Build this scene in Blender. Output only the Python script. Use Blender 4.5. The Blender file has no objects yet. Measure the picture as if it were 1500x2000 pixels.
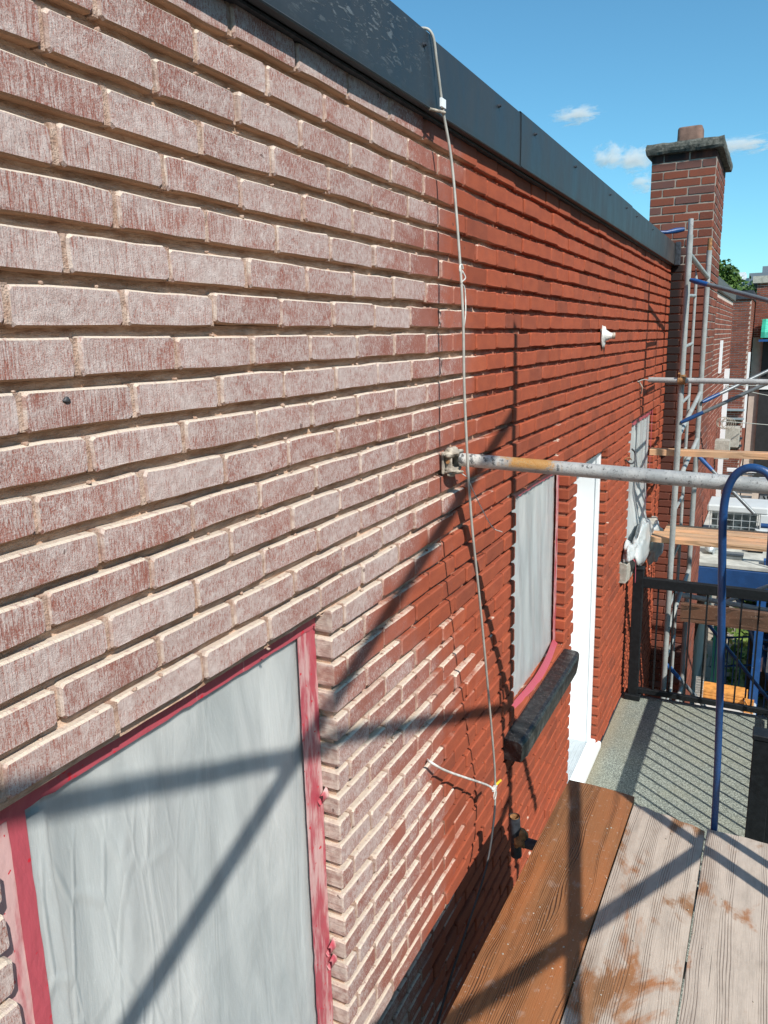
import bpy, math, random
from mathutils import Vector, Matrix, noise
R = math.radians
sc = bpy.context.scene
COL = sc.collection

# ------------------------------------------------------------------ camera, sky, sun, exposure
# metres; x = out of the brick wall, y = along the wall away from the camera, z = up, 0 at eye height
CAM = Vector((0.919, 0, 0))
yaw, pitch, roll, FPX = R(27.076), R(-12.612), R(-1.480), 1490.35
fwd = Vector((-math.sin(yaw)*math.cos(pitch), math.cos(yaw)*math.cos(pitch), math.sin(pitch)))
rt0 = Vector((math.cos(yaw), math.sin(yaw), 0)); up0 = rt0.cross(fwd)
rt = math.cos(roll)*rt0 + math.sin(roll)*up0
upv = -math.sin(roll)*rt0 + math.cos(roll)*up0
cam = bpy.data.cameras.new('camera'); co = bpy.data.objects.new('camera', cam); COL.objects.link(co)
m = Matrix((rt, upv, -fwd)).transposed().to_4x4(); m.translation = CAM; co.matrix_world = m
cam.sensor_fit = 'HORIZONTAL'; cam.sensor_width = 36; cam.lens = 36*FPX/1500
cam.clip_start = 0.02; cam.clip_end = 3000
sc.camera = co

SUN = Vector((1, -0.745, 1.2)).normalized()
w = bpy.data.worlds.new('World'); sc.world = w; w.use_nodes = True
wn = w.node_tree; bg = wn.nodes['Background']
sky = wn.nodes.new('ShaderNodeTexSky'); sky.sky_type = 'NISHITA'; sky.sun_disc = False
sky.sun_elevation = math.asin(SUN.z); sky.sun_rotation = math.atan2(SUN.x, SUN.y)
sky.air_density = 1.0; sky.dust_density = 0.5; sky.ozone_density = 2.5; sky.altitude = 50
tint = wn.nodes.new('ShaderNodeMix'); tint.data_type = 'RGBA'; tint.blend_type = 'MULTIPLY'; tint.inputs[0].default_value = 1
tint.inputs[7].default_value = (.70, 1.23, 1.27, 1)      # the camera's cyan-leaning white balance of the sky
wn.links.new(sky.outputs[0], tint.inputs[6]); wn.links.new(tint.outputs[2], bg.inputs[0]); bg.inputs[1].default_value = 0.112
sc.cycles.volume_bounces = 3
sl = bpy.data.lights.new('sun', 'SUN'); so = bpy.data.objects.new('sun', sl); COL.objects.link(so)
sl.energy = 5.0; sl.angle = R(0.53); sl.color = (1.0, 0.955, 0.88)
so.rotation_euler = (-SUN).to_track_quat('-Z', 'Y').to_euler(); so.location = SUN*20
sc.view_settings.view_transform = 'Standard'; sc.view_settings.look = 'None'
sc.view_settings.exposure = 0.2; sc.view_settings.gamma = 1; sc.view_settings.use_curve_mapping = False

def proj(P):
    v = Vector(P)-CAM; d = v.dot(fwd)
    if d < .05: return None
    return 750+FPX*v.dot(rt)/d, 1000-FPX*v.dot(upv)/d, d

# ------------------------------------------------------------------ node helpers
class NT:
    def __init__(s, name):
        s.m = bpy.data.materials.new(name); s.m.use_nodes = True; s.t = s.m.node_tree
        s.b = s.t.nodes['Principled BSDF']
    def n(s, typ, ins=None, **kw):
        nd = s.t.nodes.new('ShaderNode'+typ)
        for k, v in kw.items(): setattr(nd, k, v)
        for k, v in (ins or {}).items(): s.put(nd.inputs[k], v)
        return nd
    def put(s, sock, v):
        if isinstance(v, bpy.types.NodeSocket): s.t.links.new(v, sock)
        elif isinstance(v, (tuple, list)) and len(v) == 3 and sock.type == 'RGBA': sock.default_value = (*v, 1)
        else: sock.default_value = v
    def math(s, op, a, b=0.0, c=None, clamp=False):
        nd = s.n('Math', operation=op, use_clamp=clamp); s.put(nd.inputs[0], a); s.put(nd.inputs[1], b)
        if c is not None: s.put(nd.inputs[2], c)
        return nd.outputs[0]
    def vec(s, p, sc_=(1, 1, 1), rot=(0, 0, 0), off=(0, 0, 0)):
        return s.n('Mapping', {'Vector': p, 'Scale': sc_, 'Rotation': rot, 'Location': off}).outputs[0]
    def noise(s, v, scale, detail=3, rough=.55, dist=0.0):
        return s.n('TexNoise', {'Vector': v, 'Scale': scale, 'Detail': detail, 'Roughness': rough, 'Distortion': dist}).outputs['Fac']
    def ramp(s, f, a, b, ca=0.0, cb=1.0):
        nd = s.n('MapRange', {0: f, 1: a, 2: b, 3: ca, 4: cb}, interpolation_type='SMOOTHSTEP'); return nd.outputs[0]
    def mix(s, f, a, b, mode='MIX'):
        nd = s.n('Mix', data_type='RGBA', blend_type=mode)
        s.put(nd.inputs[0], f); s.put(nd.inputs[6], a); s.put(nd.inputs[7], b); return nd.outputs[2]
    def pos(s): return s.n('NewGeometry').outputs['Position']
    def nrm(s): return s.n('NewGeometry').outputs['True Normal']
    def obj(s): return s.n('TexCoord').outputs['Object']
    def sep(s, v): return s.n('SeparateXYZ', {0: v}).outputs
    def bump(s, h, dist, strength=1.0):
        nd = s.n('Bump', {'Height': h, 'Distance': dist, 'Strength': strength}); s.put(s.b.inputs['Normal'], nd.outputs[0])
    def out(s, col=None, rough=None, metal=None, spec=None):
        if col is not None: s.put(s.b.inputs['Base Color'], col)
        if rough is not None: s.put(s.b.inputs['Roughness'], rough)
        if metal is not None: s.put(s.b.inputs['Metallic'], metal)
        if spec is not None: s.put(s.b.inputs['Specular IOR Level'], spec)
        return s.m

def simple(name, col, rough=.6, metal=0.0, var=.25, vscale=9.0, bump=0.0, bscale=120, spec=.5):
    t = NT(name); p = t.obj(); f = t.noise(p, vscale, 5, .6)
    d = tuple(c*(1-var) for c in col); l = tuple(min(1, c*(1+var)) for c in col)
    if bump: t.bump(t.noise(p, bscale, 4), bump)
    return t.out(t.mix(t.ramp(f, .3, .7), d, l), rough, metal, spec)

def brick_id(t):
    a = t.n('Attribute', attribute_name='bid').outputs['Fac']
    return t.math('FRACT', t.math('ADD', a, t.n('ObjectInfo').outputs['Random']))

def dust_mask(t, p, extra=0.0, rnd=None, amp=.5, soft=.22):
    x, y, z = t.sep(p)
    g = t.math('MULTIPLY', t.math('ADD', z, .80), 5.0); g = t.math('EXPONENT', t.math('MULTIPLY', t.math('MULTIPLY', g, g), -1.0))
    yb = t.math('SUBTRACT', 2.21+extra, t.math('MULTIPLY', g, .46)); yb = t.math('SUBTRACT', yb, t.ramp(z, -1.0, -1.5, 0, .20))
    n1 = t.math('MULTIPLY', t.math('SUBTRACT', t.noise(p, 3.2, 6, .7), .5), 1.25)
    d = t.math('ADD', t.math('SUBTRACT', yb, y), n1)
    if rnd is not None: d = t.math('ADD', d, t.math('MULTIPLY', t.math('SUBTRACT', rnd, .5), amp))
    return t.ramp(d, -soft, soft)

def mat_brick():
    t = NT('old_red_brick_limewashed'); p = t.pos(); rnd = brick_id(t)
    nx, ny, nz = t.sep(t.nrm())
    # bare brick
    fine = t.noise(p, 420, 3, .6)
    blot = t.noise(t.vec(p, (1, 1, 2.2)), 11, 4, .6)
    red = t.mix(t.ramp(blot, .3, .7), (.385, .096, .046), (.31, .077, .040))
    c2 = t.n('ValToRGB', {0: rnd}).outputs[0]
    rp = t.t.nodes[-1].color_ramp; rp.elements[0].color = (.82, .80, .80, 1); rp.elements[1].color = (1.17, 1.18, 1.14, 1)
    e = rp.elements.new(.08); e.color = (.74, .80, .88, 1); e = rp.elements.new(.16); e.color = (.95, .95, .95, 1)
    e = rp.elements.new(.93); e.color = (1.08, 1.0, .96, 1)
    red = t.mix(1.0, red, c2, 'MULTIPLY')
    red = t.mix(t.math('MULTIPLY', t.ramp(fine, .35, .75), .35), red, (.20, .05, .035))
    # faint scum / scratches on the stained bricks
    scr = t.noise(t.vec(p, (1, 90, 9), (.5, 0, 0)), 1.6, 3, .7)
    haze = t.math('MULTIPLY', t.ramp(t.noise(p, 5.5, 4, .6), .55, .72), t.ramp(scr, .42, .75))
    red = t.mix(t.math('MULTIPLY', haze, .24), red, (.46, .26, .22))
    # lime wash: vertical rake marks, drifting into diagonal ones
    a = t.noise(t.vec(p, (1, 300, 24)), 1.0, 6, .72, .6)
    b = t.noise(t.vec(p, (1, 380, 85), (R(38), 0, 0)), 1.0, 5, .75, .6)
    dsel = t.ramp(t.noise(p, 3.1, 3), .40, .60)
    yy = t.sep(p)[1]; dsel = t.math('MAXIMUM', dsel, t.ramp(yy, 1.0, 1.5))
    st = t.n('Mix', {0: dsel, 2: a, 3: b}, data_type='FLOAT').outputs[0]
    gr = t.noise(p, 430, 3, .7)
    st = t.math('ADD', t.math('MULTIPLY', st, .68), t.math('MULTIPLY', gr, .32))
    patch = t.math('ADD', t.math('MULTIPLY', t.noise(t.vec(p, (1, 1, 1.6)), 16, 5, .65), .6), t.math('MULTIPLY', t.noise(t.vec(p, (1, 1, .7), (R(25), 0, 0)), 4.2, 5, .6, .8), .4))
    thr = t.math('ADD', t.math('MULTIPLY', t.math('SUBTRACT', patch, .5), -.40), .470)
    thr = t.math('ADD', thr, t.math('MULTIPLY', t.math('SUBTRACT', rnd, .42), -.055))
    dm = dust_mask(t, p, 0, rnd, .22, .42)
    thr = t.math('ADD', thr, t.math('MULTIPLY', t.math('SUBTRACT', 1.0, dm), .26))
    wm = t.ramp(t.math('SUBTRACT', st, thr), -.075, .085)
    wash = t.mix(t.ramp(t.noise(p, 60, 3), .3, .7), (.52, .42, .385), (.68, .585, .545))
    pink = t.mix(.62, red, (.335, .150, .122))
    lime = t.mix(t.math('MULTIPLY', wm, .86), pink, wash)
    col = t.mix(t.ramp(dm, .0, .6), red, lime)
    # cream mortar dust lying on ledges and brick ends
    lm = dust_mask(t, p, .12, rnd, .5)
    crust = t.math('MULTIPLY', t.ramp(nz, .25, .7), lm)
    rare = t.ramp(t.noise(t.vec(p, (1, 1, .3)), 5, 3), .66, .72)
    crust = t.math('MAXIMUM', crust, t.math('MULTIPLY', t.math('MULTIPLY', t.ramp(nz, .5, .7), rare), t.ramp(t.sep(p)[2], .1, -.6)))
    crust = t.math('MULTIPLY', crust, t.ramp(t.noise(p, 90, 3), .22, .5))
    col = t.mix(crust, col, (.68, .565, .46))
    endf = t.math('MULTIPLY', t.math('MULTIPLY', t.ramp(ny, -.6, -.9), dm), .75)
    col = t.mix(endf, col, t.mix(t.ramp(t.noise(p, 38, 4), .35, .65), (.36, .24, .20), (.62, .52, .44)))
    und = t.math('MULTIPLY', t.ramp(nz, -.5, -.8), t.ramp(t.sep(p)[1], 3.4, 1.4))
    col = t.mix(und, col, (.46, .27, .17))  # undersides coloured warm brown, standing in for bounced light
    # small chips
    chip = t.ramp(t.noise(p, 30, 2, .4), .745, .76)
    col = t.mix(t.math('MULTIPLY', chip, .7), col, (.10, .05, .04))
    h = t.math('ADD', t.math('MULTIPLY', t.math('MULTIPLY', st, dm), 2.2), t.math('MULTIPLY', t.noise(p, 190, 4, .6), .8))
    t.bump(h, .0021, .9)
    return t.out(col, .88, spec=.18)

def mat_mortar():
    t = NT('raked_lime_mortar'); p = t.pos(); dm = dust_mask(t, p, .45)
    nz = t.sep(t.nrm())[2]
    f = t.noise(t.vec(p, (1, 1, 4)), 26, 5, .65); g = t.noise(p, 330, 3)
    cream = t.mix(t.ramp(f, .3, .7), (.44, .27, .18), (.68, .50, .38))
    dark = t.mix(t.ramp(f, .35, .62), (.24, .080, .048), (.40, .17, .11))
    white = t.ramp(t.noise(p, 17, 4, .7), .60, .68)
    dark = t.mix(t.math('MULTIPLY', white, .8), dark, (.62, .48, .38))
    col = t.mix(dm, dark, cream)
    t.bump(t.math('ADD', f, t.math('MULTIPLY', g, .5)), .004, .9)
    return t.out(col, .95, spec=.1)

def mat_head_mortar():
    t = NT('head_joint_mortar'); p = t.pos(); dm = dust_mask(t, p, .15)
    f = t.noise(p, 60, 5, .65)
    cream = t.mix(t.ramp(f, .3, .7), (.36, .22, .16), (.55, .41, .33))
    dark = t.mix(t.ramp(f, .35, .65), (.15, .040, .022), (.33, .10, .06))
    white = t.ramp(t.noise(t.vec(p, (1, 1, .5)), 21, 4, .7), .60, .64)
    dark = t.mix(t.math('MULTIPLY', white, .75), dark, (.48, .30, .22))
    t.bump(t.math('ADD', f, t.noise(p, 300, 3)), .0035, .9)
    return t.out(t.mix(dm, dark, cream), .95, spec=.1)

def mat_chimney_brick():
    t = NT('chimney_brick'); p = t.pos(); rnd = brick_id(t); x, y, z = t.sep(p)
    f = t.noise(p, 30, 4, .6)
    c = t.mix(t.ramp(rnd, 0, 1), (.15, .050, .034), (.25, .078, .048))
    c = t.mix(t.ramp(rnd, .80, .86), c, (.15, .075, .065))
    c = t.mix(t.math('MULTIPLY', t.ramp(f, .35, .7), .4), c, (.17, .075, .055))
    # soot: under the cap, and where the parapet drips in the corner
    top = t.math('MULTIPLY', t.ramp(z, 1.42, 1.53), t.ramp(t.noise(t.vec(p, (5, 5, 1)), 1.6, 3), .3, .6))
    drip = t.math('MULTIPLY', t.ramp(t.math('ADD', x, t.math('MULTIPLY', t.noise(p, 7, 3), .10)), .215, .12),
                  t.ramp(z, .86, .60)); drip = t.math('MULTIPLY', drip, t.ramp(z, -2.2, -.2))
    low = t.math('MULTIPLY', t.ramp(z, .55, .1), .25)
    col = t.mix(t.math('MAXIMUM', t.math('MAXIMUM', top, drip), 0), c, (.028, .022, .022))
    t.bump(t.noise(p, 160, 4), .002)
    return t.out(col, .9, spec=.15)

def mat_wood(name, base, dark, dusty=None, amount=0.0, seed=0.0, gs=1.0, wp=.045):
    t = NT(name); p = t.vec(t.obj(), (1, 1, 1), (0, 0, 0), (seed, seed*1.7, 0)); x, y, z = t.sep(p)
    warp = t.math('MULTIPLY', t.noise(t.vec(p, (5, 1.1, 5)), 1.3, 2), wp)
    xs = t.math('ADD', x, warp)
    bands = t.noise(t.n('CombineXYZ', {0: t.math('MULTIPLY', xs, 20*gs), 1: t.math('MULTIPLY', y, .25)}).outputs[0], 1.0, 2)
    lines = t.n('TexWave', {'Vector': t.n('CombineXYZ', {0: xs, 1: t.math('MULTIPLY', y, .02)}).outputs[0], 'Scale': 58*gs, 'Distortion': .9,
                            'Detail': 2, 'Detail Scale': 1.0}, wave_type='BANDS', bands_direction='X').outputs['Fac']
    fib = t.noise(t.vec(p, (420, 9, 40)), 1.0, 4, .6)
    g = t.math('MULTIPLY', t.math('MULTIPLY', t.ramp(lines, .42, .04), t.ramp(bands, .44, .58)), t.ramp(t.noise(t.vec(p, (60, 5, 1)), 1.0, 3), .25, .55))
    col = t.mix(t.ramp(fib, .25, .75), base, tuple(c*.72 for c in base))
    col = t.mix(t.ramp(t.noise(t.vec(p, (6, 1.4, 1)), 1.0, 4), .35, .7), col, tuple(min(1, c*k) for c, k in zip(base, (1.25, .98, .82))))
    if dusty:
        pm = t.ramp(t.noise(t.vec(p, (7, 3.6, 1)), 1.0, 6, .62, .4), .57-amount*.3, .68-amount*.3, 1, 0)
        grime = t.ramp(t.noise(t.vec(p, (30, 8, 1)), 1.0, 5, .7), .35, .8)
        dcol = t.mix(grime, dusty, tuple(c*.74 for c in dusty))
        blue = t.ramp(t.noise(t.vec(p, (14, 4, 1), (0, 0, 0), (7, 3, 0)), 1.0, 4), .66, .72)
        dcol = t.mix(t.math('MULTIPLY', blue, .35), dcol, (.33, .44, .45))
        col = t.mix(t.math('SUBTRACT', 1.0, pm), col, dcol)
        g = t.math('MULTIPLY', g, .52)
    else:
        spot = t.ramp(t.noise(t.vec(p, (20, 12, 1)), 1.0, 5, .65), .58, .70)
        col = t.mix(t.math('MULTIPLY', spot, .35), col, (.40, .29, .23))
    col = t.mix(g, col, dark)
    kn = t.n('TexVoronoi', {'Vector': t.vec(p, (6.5, 2.1, .01)), 'Scale': 1.0}).outputs['Distance']
    knot = t.ramp(kn, .10, .05); col = t.mix(t.math('MULTIPLY', knot, .8), col, tuple(c*.55 for c in dark))
    crack = t.math('MULTIPLY', t.ramp(t.noise(t.vec(p, (75, 1.1, 1), (0, 0, 0), (seed, 2, 0)), 1.0, 2), .735, .75), .85); col = t.mix(crack, col, (.02, .015, .012))
    col = t.mix(t.math('MULTIPLY', t.ramp(t.noise(t.vec(p, (3, 2, 1)), 2.2, 4), .5, .7), .30), col, tuple(c*.5 for c in base))
    spk = t.ramp(t.noise(t.obj(), 95, 3, .6), .62, .70)
    col = t.mix(t.math('MULTIPLY', spk, .30), col, (.60, .50, .42))
    t.bump(t.math('ADD', t.math('SUBTRACT', 1.0, g), t.math('MULTIPLY', fib, .5)), .0028, .9)
    return t.out(col, t.ramp(t.noise(p, 9, 3), .3, .7, .42, .75), spec=.35)

def mat_tube(name, paint, rust=(.30, .13, .04), dirt=.4, under=(.10, .10, .10), rough=.5, rusty=.0, metal=0.0):
    t = NT(name); p = t.obj()
    f = t.noise(p, 22, 5, .7); g = t.noise(p, 95, 4, .7)
    col = t.mix(t.ramp(t.noise(p, 8, 3), .35, .65), paint, tuple(c*.78 for c in paint))
    col = t.mix(t.math('MULTIPLY', t.ramp(g, .56, .64), dirt), col, under)
    col = t.mix(t.math('MULTIPLY', t.ramp(f, .66-rusty, .72-rusty), .9), col, rust)
    t.bump(g, .0008)
    return t.out(col, rough, metal)

def mat_film():
    t = NT('plastic_sheeting'); p = t.pos()
    f = t.noise(t.vec(p, (1, 3.2, .6)), 3.2, 5, .6, .8)
    fine = t.noise(t.vec(p, (1, 1, .5)), 70, 4, .7, .6)
    speck = t.noise(p, 330, 2)
    big = t.ramp(t.noise(t.vec(p, (1, 2.4, .5), (0, 0, 0), (3, 1, 0)), 1.6, 3), .38, .62)
    col = t.mix(t.ramp(f, .25, .75), (.50, .53, .53), (.61, .63, .62))
    col = t.mix(t.math('MULTIPLY', big, .35), col, (.37, .425, .435))
    col = t.mix(t.math('MULTIPLY', t.ramp(speck, .68, .74), .5), col, (.78, .82, .82))  # pale specks painted in as glints on the film
    h = t.math('ADD', t.math('ADD', t.math('MULTIPLY', f, 1.6), t.math('MULTIPLY', fine, .10)), t.math('MULTIPLY', speck, .05))
    x_, y_, z_ = t.sep(p)      # crumpled lower left part of the near sheet
    cw = t.math('MULTIPLY', t.ramp(y_, 1.15, .70), t.ramp(z_, -.74, -.86))
    cr = t.n('TexVoronoi', {'Vector': t.vec(p, (1, 20, 5), (R(-14), 0, 0)), 'Scale': 1.0}, feature='DISTANCE_TO_EDGE').outputs['Distance']
    h = t.math('ADD', h, t.math('MULTIPLY', t.math('MULTIPLY', t.ramp(cr, .12, 0), cw), .55))
    t.put(t.b.inputs['Subsurface Weight'], .65); t.put(t.b.inputs['Subsurface Radius'], (.5, .55, .6)); t.put(t.b.inputs['Subsurface Scale'], .05)
    t.bump(h, .0045, .8)
    t.put(t.b.inputs['Alpha'], t.ramp(f, .3, .7, .80, .93))
    return t.out(col, .30, spec=.5)

def mat_tape(name='red_masking_tape', dust=.75):
    t = NT(name); p = t.pos()
    f = t.noise(t.vec(p, (1, 30, 5)), 1.0, 5, .65)
    col = t.mix(t.ramp(f, .68-dust*.35, .80-dust*.25), (.42, .075, .100), (.58, .37, .36))
    spots = t.ramp(t.noise(t.vec(p, (1, 1, 1)), 75, 2, .4), .70, .72)
    col = t.mix(spots, col, (.55, .02, .04))
    t.bump(t.noise(t.vec(p, (1, 1, .4)), 50, 4), .003)
    return t.out(col, .42)

def mat_flashing():
    t = NT('dark_grey_flashing_metal'); p = t.pos(); x, y, z = t.sep(p)
    f = t.noise(t.vec(p, (1, 1, .35)), 9, 4, .6)
    col = t.mix(t.ramp(f, .3, .7), (.022, .027, .033), (.034, .041, .049))
    dr = t.math('MULTIPLY', t.ramp(t.noise(t.vec(p, (1, 1.0, 3.2), (R(20), 0, 0)), 26, 4, .7, .7), .55, .62),
                t.math('MULTIPLY', t.ramp(y, 2.2, 1.7), t.ramp(t.noise(p, 4, 2), .30, .45)))
    dr = t.math('MULTIPLY', dr, t.ramp(z, .60, .70))
    col = t.mix(t.math('MULTIPLY', dr, .6), col, (.17, .19, .20))
    col = t.mix(t.math('MULTIPLY', t.ramp(y, 6.7, 7.5), t.ramp(f, .3, .6)), col, (.085, .075, .068))
    t.bump(t.math('ADD', t.math('MULTIPLY', dr, .5), t.math('MULTIPLY', t.noise(p, 5, 2), 2.0)), .0016)
    return t.out(col, t.ramp(f, .3, .7, .40, .55), .0, .42)

def mat_deck():
    t = NT('speckled_grey_deck_coating'); p = t.pos()
    a = t.n('TexVoronoi', {'Vector': p, 'Scale': 130}).outputs['Distance']; b = t.noise(p, 100, 3, .8); f = t.noise(p, 3.5, 4)
    col = t.mix(t.ramp(b, .35, .65), (.155, .175, .15), (.40, .43, .37))
    col = t.mix(t.math('MULTIPLY', t.ramp(a, .5, .62), .8), col, (.09, .10, .09))
    col = t.mix(t.math('MULTIPLY', t.ramp(f, .4, .7), .25), col, (.30, .29, .20))
    x = t.sep(p)[0]; col = t.mix(t.math('MULTIPLY', t.ramp(x, .12, 0), .5), col, (.34, .28, .18))
    t.bump(b, .002)
    return t.out(col, .85, spec=.2)

def mat_concrete(name, a, b, sc_=40, bump=.006, wet=.9):
    t = NT(name); p = t.pos(); f = t.noise(p, sc_, 6, .7); g = t.noise(p, 9, 3)
    col = t.mix(t.ramp(f, .35, .65), a, b); col = t.mix(t.math('MULTIPLY', t.ramp(g, .45, .7), .5), col, tuple(c*.6 for c in a))
    t.bump(f, bump, .9)
    return t.out(col, wet, spec=.3)

def mat_glossblack(name='black_bituminous_paint'):
    t = NT(name); p = t.pos(); f = t.noise(p, 60, 4); g = t.noise(t.vec(p, (1, 9, 1)), 5, 3)
    col = t.mix(t.ramp(f, .4, .8), (.012, .012, .013), (.05, .05, .05))
    col = t.mix(t.math('MULTIPLY', t.ramp(t.noise(p, 130, 2), .68, .72), .7), col, (.28, .24, .22))
    t.bump(t.math('ADD', t.math('MULTIPLY', f, .6), t.math('MULTIPLY', g, .25)), .002)
    return t.out(col, t.ramp(g, .35, .65, .28, .45), spec=.5)

M = dict(
    brick=mat_brick(), mortar=mat_mortar(), head=mat_head_mortar(), chim=mat_chimney_brick(),
    chimmortar=simple('grey_pointing_mortar', (.29, .245, .205), .95, var=.25, vscale=12, bump=.003),
    film=mat_film(), tape=mat_tape(), tape2=mat_tape('clean_red_tape', .12), tapepink=mat_tape('dust_bleached_tape', 1.15), flash=mat_flashing(), deck=mat_deck(),
    pipe=mat_tube('galvanised_tube_grey', (.40, .405, .40), rusty=-.06, dirt=.75, under=(.12, .12, .12)),
    pipelight=mat_tube('old_galvanised_scaffold', (.35, .37, .36), rusty=-.10, dirt=.6, under=(.14, .14, .14), rough=.45),
    bluepaint=mat_tube('worn_blue_paint', (.014, .062, .19), rust=(.14, .17, .20), dirt=.35, under=(.01, .02, .05), rough=.4, rusty=.0),
    bluebright=mat_tube('bright_blue_paint', (.016, .09, .29), rust=(.3, .36, .42), dirt=.4, under=(.02, .05, .12), rough=.4, rusty=.02),
    bracegrey=mat_tube('weathered_brace_tube', (.20, .22, .23), rusty=-.08, dirt=.5, under=(.06, .07, .08), rough=.4, metal=.3),
    plank_wet=mat_wood('wet_brown_plank', (.275, .125, .052), (.075, .030, .014), seed=1.3, wp=.10),
    plank_dusty=mat_wood('dusty_grey_plank', (.30, .155, .075), (.095, .055, .04), (.485, .405, .335), .62, 4.1, .9),
    plank_dusty2=mat_wood('dusty_grey_plank_paler', (.31, .17, .09), (.10, .06, .045), (.50, .42, .35), .70, 8.7, .85),
    newwood=mat_wood('fresh_pine_board', (.58, .38, .23), (.33, .20, .11), seed=2.2, gs=.8),
    oldwood=mat_wood('old_brown_beam', (.13, .075, .05), (.05, .03, .02), seed=5.0),
    black=mat_glossblack(),
    railblack=simple('black_powder_coat', (.010, .012, .014), .5, 0, .3, 40, .0008, 140, .25),
    white=simple('white_pvc', (.84, .86, .87), .35, 0, .02, 3),
    alu=simple('ribbed_aluminium', (.55, .60, .63), .38, .6, .06, 8),
    concrete=mat_concrete('weathered_concrete', (.34, .32, .27), (.50, .47, .41)),
    capstone=mat_concrete('mossy_chimney_cap', (.055, .058, .050), (.17, .168, .145), 34, .012),
    clay=simple('clay_flue', (.17, .10, .075), .85, 0, .3, 14, .003),
    cable=simple('grey_cable', (.36, .345, .31), .5, 0, .15, 30),
    cabledark=simple('dark_cable', (.05, .05, .055), .5, 0, .2, 30),
    plaster=simple('white_sealant', (.60, .58, .54), .8, 0, .3, 30, .003),
    dirty=simple('mortar_caked_steel', (.38, .33, .27), .8, 0, .4, 45, .003),
    yellow=simple('yellow_plastic', (.75, .50, .03), .4),
    dark=simple('dark_interior', (.02, .02, .022), .6),
    glass=simple('dark_window_glass', (.03, .04, .05), .08, 0, .1, 3, spec=.8),
    rust=simple('rusty_steel', (.30, .15, .06), .85, 0, .5, 60, .002),
    blackmetal=simple('black_rusty_steel', (.03, .035, .045), .6, 0, .5, 40, .001),
)

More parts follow.
